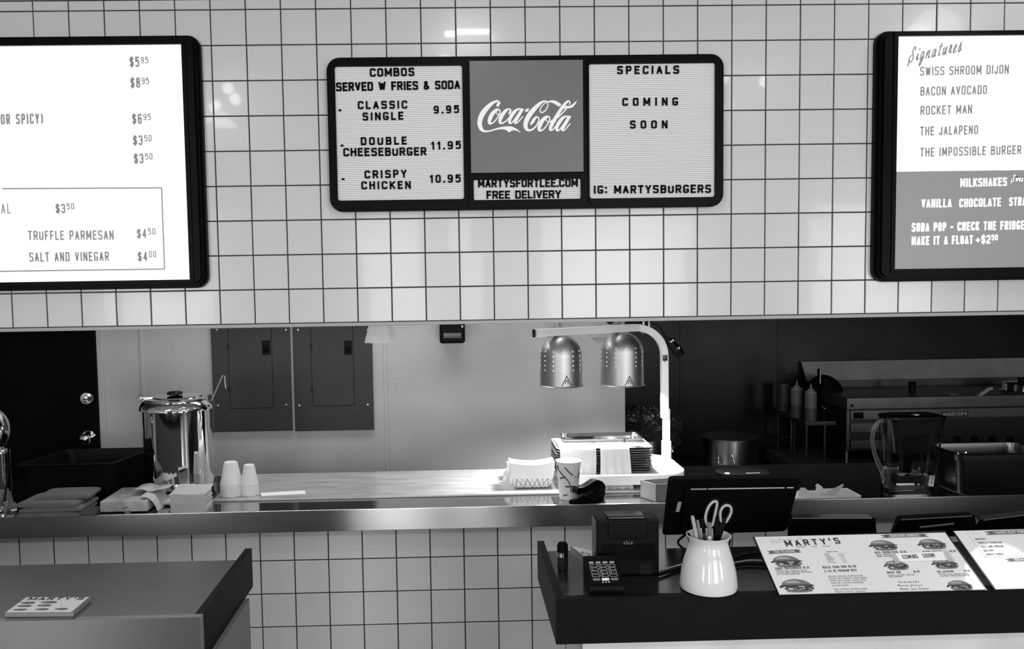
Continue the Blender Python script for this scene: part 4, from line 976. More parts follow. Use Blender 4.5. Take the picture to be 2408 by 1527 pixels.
# small open carton
A, M_, Bc = at(1506, 1170, Z=SH), at(1542, 1182, Z=SH), at(1572, 1181, Z=SH); zc1 = at(1542, 1140, Y=M_.y).z
v1 = (A-M_); v2 = Vector((-v1.y, v1.x, 0)).normalized()*-.16; v2 = Vector((abs(v2.x), abs(v2.y)*.35, 0))
b = bmesh.new()
def wallq(p_, q_, z0, z1, t=.003):
    d = (q_-p_).normalized(); n = Vector((-d.y, d.x, 0))*t
    prism([(0, 0), ((q_-p_).length, 0), ((q_-p_).length, z1-z0), (0, z1-z0)], Vector((p_.x, p_.y, z0)), d, UP, n.normalized(), 0, t, bm=b)
c0, c1, c2, c3 = A, M_, M_+v2, A+v2
for a_, b_ in ((c0, c1), (c1, c2), (c2, c3), (c3, c0)): wallq(a_, b_, SH+.001, zc1)
prism([(c.x, c.y) for c in (c0, c1, c2, c3)], (0, 0, SH), (1, 0, 0), (0, 1, 0), UP, .001, .004, bm=b)
single('small_carton', b, M_CARD, 'small open grey carton beside the black monitor on the pass counter', 'box', smooth=False)
# plate and plastic fork behind the monitor
p = at(1740, 1119, Z=SH); pr_ = 98/sc(p)/1.0*.62
single('round_plate', lathe((p.x+.03, p.y+.05, SH+.001), [(pr_*.7, 0), (pr_, .006), (pr_+.003, .008), (pr_, .009), (pr_*.7, .004), (0, .003)], 48), mat('plate_dark', .02, .25), 'dark round plate under the plastic fork', 'plate')
fk = bmesh.new(); A, B = at(1722, 1118, Y=p.y+.03), at(1787, 1113, Y=p.y+.03)
hz = Vector((0, 0, 0)); fkp = [A, A.lerp(B, .5)+Vector((0, 0, .003)), B]
tube(fkp, 0, sect=[(-.004, -.0015), (.004, -.0015), (.004, .0015), (-.004, .0015)], bm=fk)
hd = at(1710, 1114, Y=p.y+.03)
lathe(hd, [(0, -.003), (.012, -.001), (.014, .002), (0, .004)], 16, bm=fk)
tube([hd, A], .005, 6, bm=fk)
for k in range(4): tube([hd+Vector((0, (k-1.5)*.005, 0)), at(1698+k*1.5, 1122+k, Y=p.y+.03)+Vector((0, (k-1.5)*.006, 0))], .0018, 6, bm=fk)
single('plastic_fork', fk, M_WHITE, 'white plastic fork resting on the dark plate behind the monitor', 'fork')
# crumpled deli wrap right of the monitor
zW = SH; wy = -.07
def wp(x, y, dy=0):
    p = at(1860+x/12.04, 1120+y/12.04, Y=wy+dy); p.z = max(p.z, SH+.0015); return p
b = bmesh.new()
A, B = at(1862, 1184, Z=SH), at(2022, 1176, Z=SH)
box(A.x-.02, wp(1200, 700).x, -.100, wy+.10, SH+.001, wp(600, 660).z, .004, bm=b)
box(wp(1180, 0).x, wp(1940, 0).x, -.095, wy+.12, SH+.001, wp(1600, 660).z, .006, bm=b)
def fin(pts, dy0, dy1):
    polys_bm([[(wp(x, y, dy0).x, wp(x, y, dy0).z) for x, y in pts]], lambda a, c: Vector((a, wy+dy0+(c-SH)*dy1, c)), NY, .0012, b)
fin([(190, 740), (280, 370), (330, 345), (430, 350), (560, 480), (700, 500), (900, 600), (900, 720)], .0, .3)
fin([(600, 720), (700, 500), (790, 340), (765, 325), (848, 262), (960, 345), (955, 470), (1000, 650)], .02, .8)
fin([(640, 720), (720, 540), (1050, 420), (1030, 360), (1090, 400), (1400, 220), (1460, 215), (1465, 250), (1330, 440), (1290, 520), (1240, 720)], .01, -.2)
single('deli_wrap', b, M_WAX, 'crumpled white wrapping paper with raised corners right of the black monitor', 'paper', smooth=False)
# ================================================================== water pitcher and steel pan
pz = SH; pA = at(2133, 1160, Z=SH)
yp = pA.y+.07; xp = at(2133, 1100, Y=yp).x; s_ = sc(Vector((xp, yp, SH)))
zt_ = at(2140, 985, Y=yp-.05).z; Hp = zt_-SH; wB, wT, XO = 112/2/s_, 134/2/s_, 9/s_
pt = thing('water_pitcher', 'clear filter pitcher with a dark lid and curved handle, a little water inside', 'pitcher', (xp, yp, SH))
def rr_ring(b, w, d, z, xo=0): return [b.verts.new((xp+xo+a, yp+c, z)) for a, c in rrect(-w, w, -d, d, d*.55, 5)]
def rings_bm(spec, capa=True, capb=True):
    b = bmesh.new(); rs = [rr_ring(b, *s) for s in spec]
    for p_, q_ in zip(rs, rs[1:]):
        for k in range(len(p_)): b.faces.new([p_[k], p_[(k+1) % len(p_)], q_[(k+1) % len(p_)], q_[k]])
    if capa: b.faces.new(rs[0])
    if capb: b.faces.new(rs[-1])
    bmesh.ops.recalc_face_normals(b, faces=b.faces); return b
part('jug', rings_bm([(wB, .058, SH+.001), (wB, .06, SH+.01), (wT, .072, zt_, XO), (wT-.003, .069, zt_, XO), (wB-.003, .057, SH+.012)]), M_GLASSP, pt)
zwv = at(2133, 1118, Y=yp-.05).z; k_ = (zwv-SH)/Hp
part('water', rings_bm([(wB-.004, .056, SH+.0135), (wB+(wT-wB)*k_-.004, .056+.01*k_, zwv, XO*k_)]), M_WATER, pt)
part('reservoir', rings_bm([(wT*.66, .045, SH+Hp*.52, XO*.5), (wT-.006, .064, zt_-.003, XO)], True, False), mat('smoky_plastic', .012, .12), pt)
part('filter', lathe((xp-.008, yp, SH+Hp*.24), [(.024, 0), (.028, .006), (.028, Hp*.28)], 24), M_BLACKG, pt)
part('lid', rings_bm([(wT+.004, .076, zt_, XO), (wT+.003, .076, zt_+.008, XO), (wT*.8, .055, zt_+.014, XO)]), M_BLACKG, pt)
q = at(2160, 979, Y=yp-.05); part('lid_button', box(q.x-.012, q.x+.012, yp-.04, yp-.01, zt_+.012, zt_+.017, .002), M_POT, pt)
hp = [(2085, 988), (2066, 992), (2054, 1008), (2051, 1035), (2056, 1065), (2066, 1092), (2078, 1118), (2084, 1130)]
part('handle', tube([at(x, y, Y=yp) for x, y in hp], 0, sect=rrect(-.010, .010, -.006, .006, .004, 3), up=(0, 1, 0)), mat('clear_handle', .8, .05, trans=.95, ior=1.5), pt)
# deep steel pan
A = at(2264, 1172, Z=SH); zt_ = at(2264, 1072, Y=A.y-.01).z; xL = A.x-.075
_e1 = at(2206, 1147, Z=SH)-A; PANG = math.atan2(_e1.y, _e1.x)-math.pi/2
PANG = min(PANG, math.radians(30)); PX0, PX1, PY0, PY1 = A.x-.02, A.x+.42, A.y-.0, A.y+.27
b = bmesh.new(); rs = []
for ins, z, r_ in ((.035, SH+.001, .03), (.028, SH+.012, .04), (.012, zt_-.03, .045), (-.002, zt_-.028, .045), (-.004, zt_-.002, .045), (0, zt_, .045), (.014, zt_, .04), (.018, zt_-.02, .04), (.034, SH+.016, .035)):
    rs.append([b.verts.new((a, c, z)) for a, c in rrect(PX0+ins, PX1-ins, PY0+ins, PY1-ins, r_, 5)])
for p_, q_ in zip(rs, rs[1:]):
    for k in range(len(p_)): b.faces.new([p_[k], p_[(k+1) % len(p_)], q_[(k+1) % len(p_)], q_[k]])
b.faces.new(rs[0]); b.faces.new(rs[-1]); bmesh.ops.recalc_face_normals(b, faces=b.faces)
xf(b, Matrix.Translation((PX0, PY0, 0)) @ Matrix.Rotation(PANG, 4, 'Z') @ Matrix.Translation((-PX0, -PY0, 0)))
single('steel_pan', b, mat('dull_pan_steel', .14, .28, 1.), 'deep rectangular steel pan beside the water pitcher', 'pan')
q = at(2258, 1070, Y=PY0)
b = tube([q+Vector((.05, .12, -.09)), q+Vector((.01, .03, .0)), q+Vector((-.01, 0, .006))], .004, 8); tube([q+Vector((.09, .14, -.10)), q+Vector((.03, .02, .004)), q+Vector((.02, -.01, .012))], .0035, 8, bm=b)
single('tongs', b, M_POT, 'steel tongs resting on the corner of the deep steel pan', 'tongs')

# ================================================================== hanging things above the opening
pY = .16; zt_ = Z0-9*T-.016
a, b_, z0_, z1_ = rect(862, 740, 930, 806, pY)
b, rg = bag_mesh(((a+b_)/2-.004, pY, z0_), (b_-a)/2, .03, zt_-z0_+.06, seed=3, n=30, m=10, amp=.16, prof=lambda t: 1.12-.62*t)
single('hanging_bag', b, M_BAG, 'clear crumpled plastic bag hanging behind the edge of the tiled wall', 'bag')
# knife bar with hooks on the dark wall, corded thermometer
kY = 1.0
a, b_, z0_, z1_ = rect(1484, 742, 1530, 778, kY)
kb = thing('utensil_rack', 'black rack with small hooks above the right heat lamp', 'rack', ((a+b_)/2, kY, z0_))
part('bar', box(a-.02, b_, kY, kY+.03, z0_+.01, z0_+.30, .003), M_BLACK, kb)
for px in (1508, 1513, 1519, 1525):
    x = at(px, 780, Y=kY).x; part('hook', tube([(x, kY+.01, z0_+.012), (x, kY+.005, z0_-.008), (x+.004, kY-.004, z0_-.016), (x+.008, kY-.004, z0_-.008)], .0035, 8), M_POT, kb)
for px in (1513, 1526):
    x = at(px, 760, Y=kY).x; part('knife', box(x-.006, x+.006, kY-.008, kY, z0_+.02, z0_+.28, .002), M_POT, kb)
part('hanger', tube([((a+b_)/2, kY+.015, z0_+.28), ((a+b_)/2, kY+.015, 3.0)], .006, 8), M_POT, kb)
cdp = [at(x, y, Y=.9) for x, y in ((1528, 740), (1529, 758), (1552, 770), (1566, 795), (1572, 812))]
cdp[0].z = 2.99; cdp.insert(1, Vector((cdp[1].x, .9, cdp[1].z+.1)))
b = tube(cdp, .0045, 8)
A, B = at(1570, 797, Y=.9), at(1601, 836, Y=.9); dr_ = (B-A).normalized()
lathe(A, [(.012, 0), (.022, .01), (.026, .06), (.030, (B-A).length*.7), (.024, (B-A).length), (0, (B-A).length+.006)], 20, bm=b, ax=dr_)
tp = thing('hanging_probe', 'black handheld probe with two steel bands hanging from a thin cord', 'tool', (B.x, .9, B.z))
part('probe_body', b, M_BLACK, tp)
for t in (.12, .58):
    part('steel_band', lathe(A.lerp(B, t)+Vector((.008, -.012, .008)), [(.020, 0), (.020, .012)], 16, ax=dr_), M_CHROME, tp)
# ================================================================== dark cooking line at the right
def Kp(px, py, Y): return at(px, py, Y=Y)
SZ = at(1960, 1100, Y=1.9).z
x0 = at(1880, 1112, Y=1.9).x
tb = thing('equipment_stand', 'long low dark steel stand under the griddle', 'stand', (x0+1.2, 2.2, 0))
part('stand_top', box(x0, x0+2.4, 1.9, 2.55, SZ-.075, SZ, .004), mat('stand_steel', .16, .4, .7), tb)
for lx, ly in ((x0+.04, 1.94), (x0+2.3, 1.94), (x0+.04, 2.5), (x0+2.3, 2.5)): part('leg', lathe((lx, ly, 0), [(.02, 0), (.02, SZ-.076)], 16), M_POT, tb)
GY = 1.92; gx = at(1991, 1000, Y=GY).x; gz1 = at(2000, 937, Y=GY).z; gz0 = at(2000, 1062, Y=GY).z
gr = thing('griddle', 'wide steel griddle with a control front, far right of the kitchen', 'griddle', (gx+.75, 2.2, SZ))
M_GR = mat('griddle_steel', .12, .38, .75, noise=.15); M_GRD = mat('griddle_dark', .03, .4, .6)
Zg = lambda py: at(2000, py, Y=GY).z
part('cook_top', box(gx, gx+1.5, GY, GY+.56, Zg(964), gz1, .005), M_GR, gr)
part('body', box(gx+.005, gx+1.495, GY+.015, GY+.56, gz0, Zg(965), .003), M_GRD, gr)
part('front_panel', box(gx+.03, gx+1.47, GY+.003, GY+.016, Zg(988), Zg(967), .002), M_GR, gr)
part('lower_panel', box(gx+.03, gx+.40, GY+.003, GY+.016, Zg(1018), Zg(997), .002), M_GR, gr)
part('drip_tray', box(gx+.03, gx+.40, GY-.006, GY+.016, Zg(1056), Zg(1037), .002), M_GR, gr)
part('side_strip', box(gx, gx+.022, GY+.0, GY+.02, gz0, Zg(966), .002), M_GR, gr)
a, b_, c, d = rect(2007, 970, 2030, 985, GY+.003); part('display', box(a, b_, GY-.001, GY+.004, c, d, .001), M_BLACKG, gr)
p = at(2112, 974, Y=GY); part('gauge', lathe((p.x, GY+.003, p.z), [(.013, 0), (.013, .004), (.010, .006)], 20, ax=(0, -1, 0)), M_BLACKM, gr)
a, b_, c, d = rect(2213, 968, 2276, 981, GY+.003); pl = part('name_plate', box(a, b_, GY-.001, GY+.004, c, d, .001), M_GRD, gr)
part('plate_lettering', wall_text("MagiKitch'n" if False else "MAGIKITCH'N", 2218, 978.5, 2273, 977.5, 8, GY-.0018, sw=.16, gap=.2), M_PRINT4, pl, smooth=False)
for px in (2252, 2293, 2335, 2377):
    p = at(px, 1033, Y=GY); part('control_knob', lathe((p.x, GY+.015, p.z), [(.022, 0), (.021, .02), (.012, .024), (0, .025)], 20, ax=(0, -1, 0)), M_BLACKM, gr)
for lx in (gx+.012, gx+1.45): part('leg', lathe((lx+.01, GY+.04, SZ+.0005), [(.016, 0), (.016, .03), (.012, .032), (.012, gz0-SZ)], 14), M_POT, gr)
a, b_, c, d = rect(1998, 949, 2008, 957, GY)
part('warning_label', polys_bm([[(a, c), (b_, c), ((a+b_)/2, d)]], lambda u, v: Vector((u, GY-.0012, v)), NY, .0006), M_BLACK, gr, smooth=False)
# splash shelf behind the griddle
SY = 2.5
p0, p1 = at(1898, 853, Y=SY), at(1902, 896, Y=SY)
bs = thing('back_splash', 'long sloping steel splash guard behind the griddle, catching light at its left end', 'splash guard', (p0.x+1.1, 2.55, 1.0))
b = prism([(0, p1.z), (2.1, p1.z), (2.1, p0.z), (-.02, p0.z)], (p0.x, SY, 0), (1, 0, 0), UP, (0, 1, 0), 0, .012)
for v in b.verts:
    if v.co.z > (p0.z+p1.z)/2: v.co.y += .06
part('upper_strip', b, mat('splash_steel', .30, .45, .3, noise=.1), bs, smooth=False)
part('lower_strip', box(p1.x, p1.x+2.1, SY+.0, SY+.012, 1.0, p1.z-.001, .002), mat('splash_dark', .075, .5, .7), bs, smooth=False)
# press, dome lid, spatula and pan handle on the griddle
def gt(px, py, dy): return at(px, py, Y=GY+dy)
p = gt(2145, 918, .25); single('salt_shaker', lathe((p.x, p.y, gz1+.001), [(.024, 0), (.024, .055), (.028, .06), (.024, .075), (0, .078)], 20), M_BLACK, 'small black shaker standing at the back of the griddle', 'shaker')
p = gt(2400, 925, .2); b = lathe((p.x, p.y, gz1+.001), [(.13, 0), (.132, .004), (.125, .008), (.115, .055), (.10, .062), (.02, .066), (.018, .07)], 48)
dl = thing('basting_cover', 'shiny low round steel cover with a black knob on the griddle', 'cover', (p.x, p.y, gz1))
part('cover_shell', b, M_CHROME, dl); part('knob', lathe((p.x, p.y, gz1+.070), [(.014, 0), (.024, .012), (.022, .025), (0, .028)], 20), M_BLACK, dl)
A, B = gt(2302, 931, -.0), gt(2328, 914, .02); b = tube([A, A.lerp(B, .55), A.lerp(B, .85)+Vector((0, 0, .004)), B+Vector((.012, 0, .0))], .013, 12)
b2 = tube([A+Vector((-.12, .10, -.03)), A], .006, 8)
hp_ = thing('scraper', 'griddle scraper with a pale wrapped handle sticking up at the griddle edge', 'scraper', (A.x, A.y, gz1)); part('handle', b, mat('wrapped_handle', .30, .8, bump=.4), hp_)
part('shaft', b2, M_POT, hp_); part('blade', box(A.x-.17, A.x-.11, A.y+.06, A.y+.14, gz1+.001, gz1+.006, .001), M_POT, hp_)
# side shelf rack with squeeze bottles
cY0, cY1 = 1.925, 2.5
A = at(1893, 1000, Y=cY0); B = at(1966, 1000, Y=cY0); cz = at(1930, 992, Y=cY0).z; cw0, cw1 = A.x, B.x
rk = thing('shelf_rack', 'narrow dark steel rack on the stand left of the griddle, carrying squeeze bottles', 'rack', ((cw0+cw1)/2, (cY0+cY1)/2, SZ))
M_RK = mat('rack_steel', .10, .35, .8)
part('top_shelf', box(cw0, cw1, cY0, cY1, cz-.028, cz, .003), mat('rack_top', .05, .35, .6), rk)
for lx, ly in ((cw0+.02, cY0+.02), (cw1-.07, cY0+.02), (cw0+.02, cY1-.03), (cw1-.07, cY1-.03), (cw0+.02, (cY0+cY1)/2)): part('post', lathe((lx, ly, SZ+.001), [(.0095, 0), (.0095, cz-.029-SZ)], 12), M_RK, rk)
zz = (cz+SZ)/2-.05; part('rail', tube([(cw0+.02, cY0+.02, zz), (cw0+.02, cY1-.03, zz)], .005, 8), M_RK, rk); part('rail', tube([(cw0+.02, cY1-.03, zz), (cw1-.07, cY1-.03, zz)], .005, 8), M_RK, rk)
def squeeze(px, pyb, lab, Y):
    p = at(px, pyb, Y=Y); s_ = sc(p); z = cz+.001; h = 48/s_*1.32
    r = thing('squeeze_bottle', lab, 'bottle', (p.x, Y, z), 'squeeze bottles on the rack'); rr_ = 13.5/s_
    part('bottle_body', lathe((p.x, Y, z), [(rr_*.94, 0), (rr_, .005), (rr_, h*.97), (rr_*.85, h)], 24), M_BOTTLE, r)
    part('sauce_level', lathe((p.x, Y, z+.003), [(rr_*1.004, 0), (rr_*1.004, h*.45)], 24), M_SAUCE, r)
    cp_ = part('cap', lathe((p.x, Y, z+h), [(rr_*.95, 0), (rr_*.95, .018), (rr_*.55, .020), (rr_*.5, .032), (rr_*.22, .034), (rr_*.08, .07), (0, .07)], 20), mat('bottle_cap', .18, .5), r)
squeeze(1873, 979, 'squeeze bottle farther left on the rack', 2.12); squeeze(1906, 990, 'squeeze bottle nearer the front corner of the rack, beside the steel shaker', 1.98)
p = at(1938, 988, Y=2.0); sh_ = thing('spice_shaker', 'small dark shaker with a bright steel top on the rack', 'shaker', (p.x, 2.0, cz))
part('jar', lathe((p.x, 2.0, cz+.001), [(.026, 0), (.028, .004), (.028, .075), (.022, .082)], 24), M_BLACKG, sh_); part('lid', lathe((p.x, 2.0, cz+.083), [(.018, 0), (.018, .01), (.034, .014), (.034, .020), (0, .022)], 24), M_CHROME, sh_)
p = at(1838, 965, Y=2.2); b = None
ct = thing('cup_tower', 'tall stack of ribbed dark cups at the back of the rack', 'cups', (cw0+.05, 2.43, cz)); b = bmesh.new()
for k in range(12): lathe((cw0+.045, 2.43, cz+.001+k*.017), [(.04, 0), (.042, .006), (.04, .008), (.039, .0165)], 20, bm=b)
part('cup_pile', b, mat('smoked_cup', .05, .3), ct)
p = at(1926, 905, Y=2.05); b = lathe((0, 0, 0), [(0, 0), (.07, .006), (.12, .03), (.135, .055), (.133, .058), (.115, .033), (0, .010)], 40, cap=False)
# wok leaning between rack and griddle
pw = at(1938, 950, Y=2.3); xf(b, Matrix.Translation((pw.x, 2.33, cz+.132)) @ Matrix.Rotation(math.radians(68), 4, 'X'))
wk_ = thing('wok', 'small black wok leaning upright behind the squeeze bottles', 'wok', (pw.x, 2.3, cz)); part('bowl', b, M_BLACKM, wk_)
q0, q1 = at(1926, 868, Y=2.2), at(1928, 902, Y=2.2)
part('handle', tube([q0, q1, q1.lerp(Vector((pw.x, 2.3, cz+.2)), .5)], .013, 10), M_BLACK, wk_)
part('handle_strip', box(q0.x+.002, q0.x+.006, 2.185, 2.19, q1.z, q0.z), M_POT, wk_)
# prep table with stock pots
TZ = at(1715, 1122, Y=1.55).z
x0_, x1_ = XW+.01, at(1845, 1100, Y=1.4).x
pt_ = thing('prep_table', 'low dark table behind the pass counter carrying two stock pots', 'table', ((x0_+x1_)/2, 1.7, 0))
part('table_top', box(x0_, x1_, 1.39, 2.1, TZ-.03, TZ, .003), M_DARKST, pt_)
for lx, ly in ((x0_+.05, 1.43), (x1_-.05, 1.43), (x0_+.05, 2.05), (x1_-.05, 2.05)): part('leg', lathe((lx, ly, 0), [(.018, 0), (.018, TZ-.031)], 12), M_POT, pt_)
def stockpot(pxc, pw_, ptop, Y, lab, handle=True):
    p = at(pxc, 1050, Y=Y); s_ = sc(p); r_ = pw_/2/s_; zt = at(pxc, ptop, Y=Y).z; h = zt-TZ
    r = thing('stock_pot', lab, 'pot', (p.x, Y, TZ), 'stock pots on the prep table')
    part('pot_wall', lathe((p.x, Y, TZ+.001), [(r_*.93, 0), (r_*.95, .006), (r_*.95, h-.006), (r_, h-.002), (r_, h), (r_*.94, h-.002), (r_*.93, .02), (0, .018)], 56), M_POT, r)
    if handle:
        part('pot_lid', lathe((p.x, Y, TZ+h+.001), [(r_*.99, 0), (r_*.985, .003), (r_*.6, .006), (0, .008)], 56), mat('lid_steel', .16, .35, 1.), r)
        hx = p.x-r_*.45; hy = Y-r_*.84; zz = at(pxc-45, 1090, Y=Y-r_).z
        part('handle', tube([(hx-.045, hy+.01, zz+.05), (hx-.045, hy-.02, zz+.03), (hx-.05, hy-.035, zz), (hx-.03, hy-.045, zz-.015), (hx+.03, hy-.05, zz-.015), (hx+.05, hy-.045, zz), (hx+.045, hy-.03, zz+.03), (hx+.045, hy-.01, zz+.05)], .006, 8), M_POT, r)
    return r, p, r_, h
stockpot(1716, 130, 1027, 1.62, 'open steel stock pot with a loop handle, right of the lamp post')
r_p, pp, rp_, hp2 = stockpot(1513, 122, 1028, 1.62, 'steel stock pot partly hidden by the tray stack, stuffed with a dark bag', False)
b, rg = bag_mesh((pp.x+.02, 1.62, TZ+hp2-.09), .20, .15, .30, seed=12, n=44, m=16, amp=.22, prof=lambda t: .72+.55*math.sin(min(1, t*1.15)*2.2)-(.75*max(0, t-.7)/.3))
b.faces.new(rg[-1]); single('produce_bag', b, M_BAGD, 'dark crinkled plastic bag bulging out of the left stock pot', 'bag')

# ================================================================== customer counters
CZ = at(1325, 1408, Y=-1.72).z
YFR, YBR = -1.72, -1.235
xl = at(1307, 1410, Y=YFR).x; FH = CZ-at(1305, 1517, Y=YFR).z
XE = 4.6
cr = thing('right_counter', 'black-edged dark counter in front at the right, carrying the menus and terminal', 'counter', ((xl+XE)/2, -1.5, 0))
part('top', box(xl+.0215, XE, YFR+.0215, -1.335, CZ-.022, CZ-.001), M_TOPR, cr, smooth=False)
part('front_board', box(xl, XE, YFR, YFR+.021, CZ-FH, CZ, .001), M_DKBOARD, cr, smooth=False)
part('end_board', box(xl, xl+.021, YFR+.0215, YBR, CZ-FH, CZ, .001), M_DKBOARD, cr, smooth=False)
xb = at(1370, 1515, Y=YFR+.03).x
part('base_cabinet', box(xb, XE, YFR+.03, YBR-.11, .0, CZ-FH+.015), mat('base_steel', .66, .35, .2, noise=.12, nscale=5, bump=.05, bscale=6), cr, smooth=False)
YFL, YBL = -1.784, -1.244
xr = .41; XS = -3.2; FHL = FH+.012
cl = thing('left_counter', 'empty dark counter in front at the left with a black edge board', 'counter', ((xr+XS)/2, -1.5, 0))
part('top', box(XS, xr-.0215, YFL+.0215, -1.352, CZ-.022, CZ-.001), M_TOPL, cl, smooth=False)
part('front_board', box(XS, xr, YFL, YFL+.021, CZ-FHL-.04, CZ, .001), mat('front_board_satin', .30, .24, 1.), cl, smooth=False)
part('end_board', box(xr-.021, xr, YFL+.0215, YBL, CZ-FH, CZ, .001), M_DKBOARD, cl, smooth=False)
xbl = at(588, 1450, Y=-1.35).x
part('base_cabinet', box(XS, xbl, YFL+.04, -1.35, 0, CZ-FHL+.014), mat('base_laminate', .16, .45, noise=.05), cl, smooth=False)
# printed burgers
def burger(fm, n, w, dark=1., bm_p=None):
    """flat picture of a burger: fm(x,y)->point, width w (2D units)"""
    h = w*.5; L = []
    arc = lambda cx, cy, rx, ry, a0, a1, k=14: [(cx+rx*math.cos(math.radians(a0+(a1-a0)*i/k)), cy+ry*math.sin(math.radians(a0+(a1-a0)*i/k))) for i in range(k+1)]
    rnd = random.Random(int(w*1e5))
    L.append((M_PRINT2, [arc(0, h*.42, w*.45, h*.50, 0, 180)]))
    L.append((M_PRINT3, [arc(-w*.08, h*.62, w*.24, h*.20, 0, 180)]))
    zig = [(-w*.54, h*.38)]+[(-w*.50+w*i/9, h*(.28+.10*(i % 2)+rnd.uniform(-.04, .04))) for i in range(10)]+[(w*.54, h*.42), (w*.45, h*.50), (-w*.45, h*.48)]
    L.append((M_PRINT1, [zig]))
    L.append((M_PRINT1, [arc(w*.04, h*.22, w*.45, h*.16, 0, 360, 18)]))
    L.append((M_PRINT2, [arc(w*.02, h*.05, w*.40, h*.12, 0, 360, 18)]))
    L.append((M_PRINT4, [arc(-w*.22, h*.20, w*.09, h*.07, 0, 360, 10), [(0, h*.36), (w*.2, h*.40), (w*.25, h*.33), (w*.05, h*.31)]]))
    L.append((M_PRINT1, [arc(w*.15, h*.10, w*.16, h*.05, 0, 360, 10)]))
    for m_, k_ in ((M_PRINT1, 9), (M_PRINT4, 6)):
        q = []
        for _ in range(k_):
            x = rnd.uniform(-.42, .40)*w; y = rnd.uniform(.08, .42)*h; a = rnd.uniform(.03, .08)*w; b_ = rnd.uniform(.02, .05)*h
            q.append([(x, y), (x+a, y+b_), (x+a*1.6, y-b_*.4), (x+a*.7, y-b_)])
        L.append((m_, q))
    out = {}
    for k, (m, ps) in enumerate(L):
        off = n*(.00025+.00012*k)
        out[(m.name, k)] = (m, polys_bm(ps, lambda a, b: fm(a, b)+off, n, 0))
    return out
def add_burger(parent, fm, n, w):
    for (mn, k), (m, b) in burger(fm, n, w).items(): part('burger_print', b, m, parent, smooth=False)
# laminated menus leaning over the right counter
BLm = at(1833, 1398, Z=CZ+.002); TLm = at(1772, 1258, X=BLm.x); BRm = at(2320, 1390, Z=CZ+.002)
BLm.y += .0; BRm.y = BLm.y; BRm.z = BLm.z
uv = (TLm-BLm); Hm = uv.length; uv.normalize(); uu = Vector((1, 0, 0)); nn = uu.cross(uv).normalized()
if nn.y > 0: nn = -nn
BRx = at_plane(2320, 1391, BLm, nn).x; Wm = BRx-BLm.x
def MP(px, py): return at_plane(px, py, BLm, nn)
def mtext(par, m, t, xa, ya, xb, yb, hpx, **k):
    A, B = MP(xa, ya), MP(xb, yb); h = (MP(xa, ya-hpx)-A).dot(uv); part('printed_line', text_line(t, A, B, uv, h, nn, off=.0004, **k), m, par, smooth=False)
def board(name, lab, x0_, w, h, grp):
    r = thing(name, lab, 'menu', (x0_+w/2, BLm.y, CZ), grp)
    part('backing', prism([(-.003, -.002), (w+.006, -.002), (w+.006, h+.010), (-.003, h+.003)], Vector((x0_, BLm.y, BLm.z)), uu, uv, nn, -.006, -.0022), M_BLACKG, r, smooth=False)
    s = part('sheet', prism([(0, 0), (w, 0), (w, h), (0, h)], Vector((x0_, BLm.y, BLm.z)), uu, uv, nn, -.002, 0), M_MENU, r, smooth=False)
    return r, s
m1, s1 = board('menu_board', 'laminated burger menu leaning on the right counter, taped COMING SOON across it', BLm.x, Wm, Hm*.96, 'laminated menus on the right counter')
x2 = MP(2345, 1390).x
m2, s2 = board('menu_board', 'laminated fries menu leaning at the right picture edge', x2, .50, Hm*.985, 'laminated menus on the right counter')
mtext(s1, M_PRINT1, "MARTY'S", 1849, 1286, 1978, 1279, 14, sw=.22, gap=.38)
mtext(s1, M_PRINT4, '-Welcome to' if False else 'Welcome to', 1812, 1280, 1886, 1270, 12, sw=.07, cw=.55, shear=.3)
def banner(par, xa, ya, xb, yb, hp, t, fade=M_PRINT2, txt=M_MENU):
    A, B = MP(xa, ya), MP(xb, yb); ex = (B-A).normalized(); L = (B-A).length; h = (MP(xa, ya-hp)-A).dot(uv)
    ps = [[(L*.10, 0), (L*.90, 0), (L*.90, h), (L*.10, h)], [(0, h*.0), (L*.14, 0), (L*.14, h*.9), (0, h*.9), (L*.07, h*.45)], [(L, 0), (L*.86, 0), (L*.86, h*.9), (L, h*.9), (L*.93, h*.45)]]
    part('banner_print', polys_bm(ps, lambda a, b: A+ex*a+uv*b+nn*.0003, nn, 0), fade, par, smooth=False)
    part('printed_line', text_line(t, A+ex*L*.2+uv*h*.2, A+ex*L*.8+uv*h*.2, uv, h*.62, nn, off=.0006, sw=.17, gap=.2), txt, par, smooth=False)
banner(s1, 1806, 1304, 1886, 1300, 8, 'THE CLASSIC'); banner(s1, 2073, 1266, 2186, 1263, 8, 'SIGNATURE BURGERS')
for t, xa, ya, xb, yb, h in (("SINGLE CHEESEBURGER $5.95", 1824, 1341, 1900, 1338, 5.5), ('BUILD YOUR OWN $6.50', 1936, 1338, 2014, 1335, 5.5), ('5 1/2 OZ PREMIUM BEEF', 1941, 1347, 2016, 1344, 5.5),
                            ('ROCKET MAN', 2087, 1350, 2119, 1348.5, 5), ('$9.95', 2150, 1348, 2164, 1347, 5), ('THE JALAPENO', 2205, 1348, 2243, 1346.5, 5), ('$9.95', 2269, 1346, 2283, 1345.5, 5),
                            ('SWISS SHROOM DIJON', 2058, 1303, 2112, 1301, 5), ('$9.95', 2119, 1301, 2132, 1300.5, 5), ('BACON AVOCADO', 2173, 1301, 2216, 1299.5, 5), ('$8.95', 2235, 1299.5, 2249, 1299, 5)):
    mtext(s1, M_PRINT1, t, xa, ya, xb, yb, h, sw=.17, gap=.18)
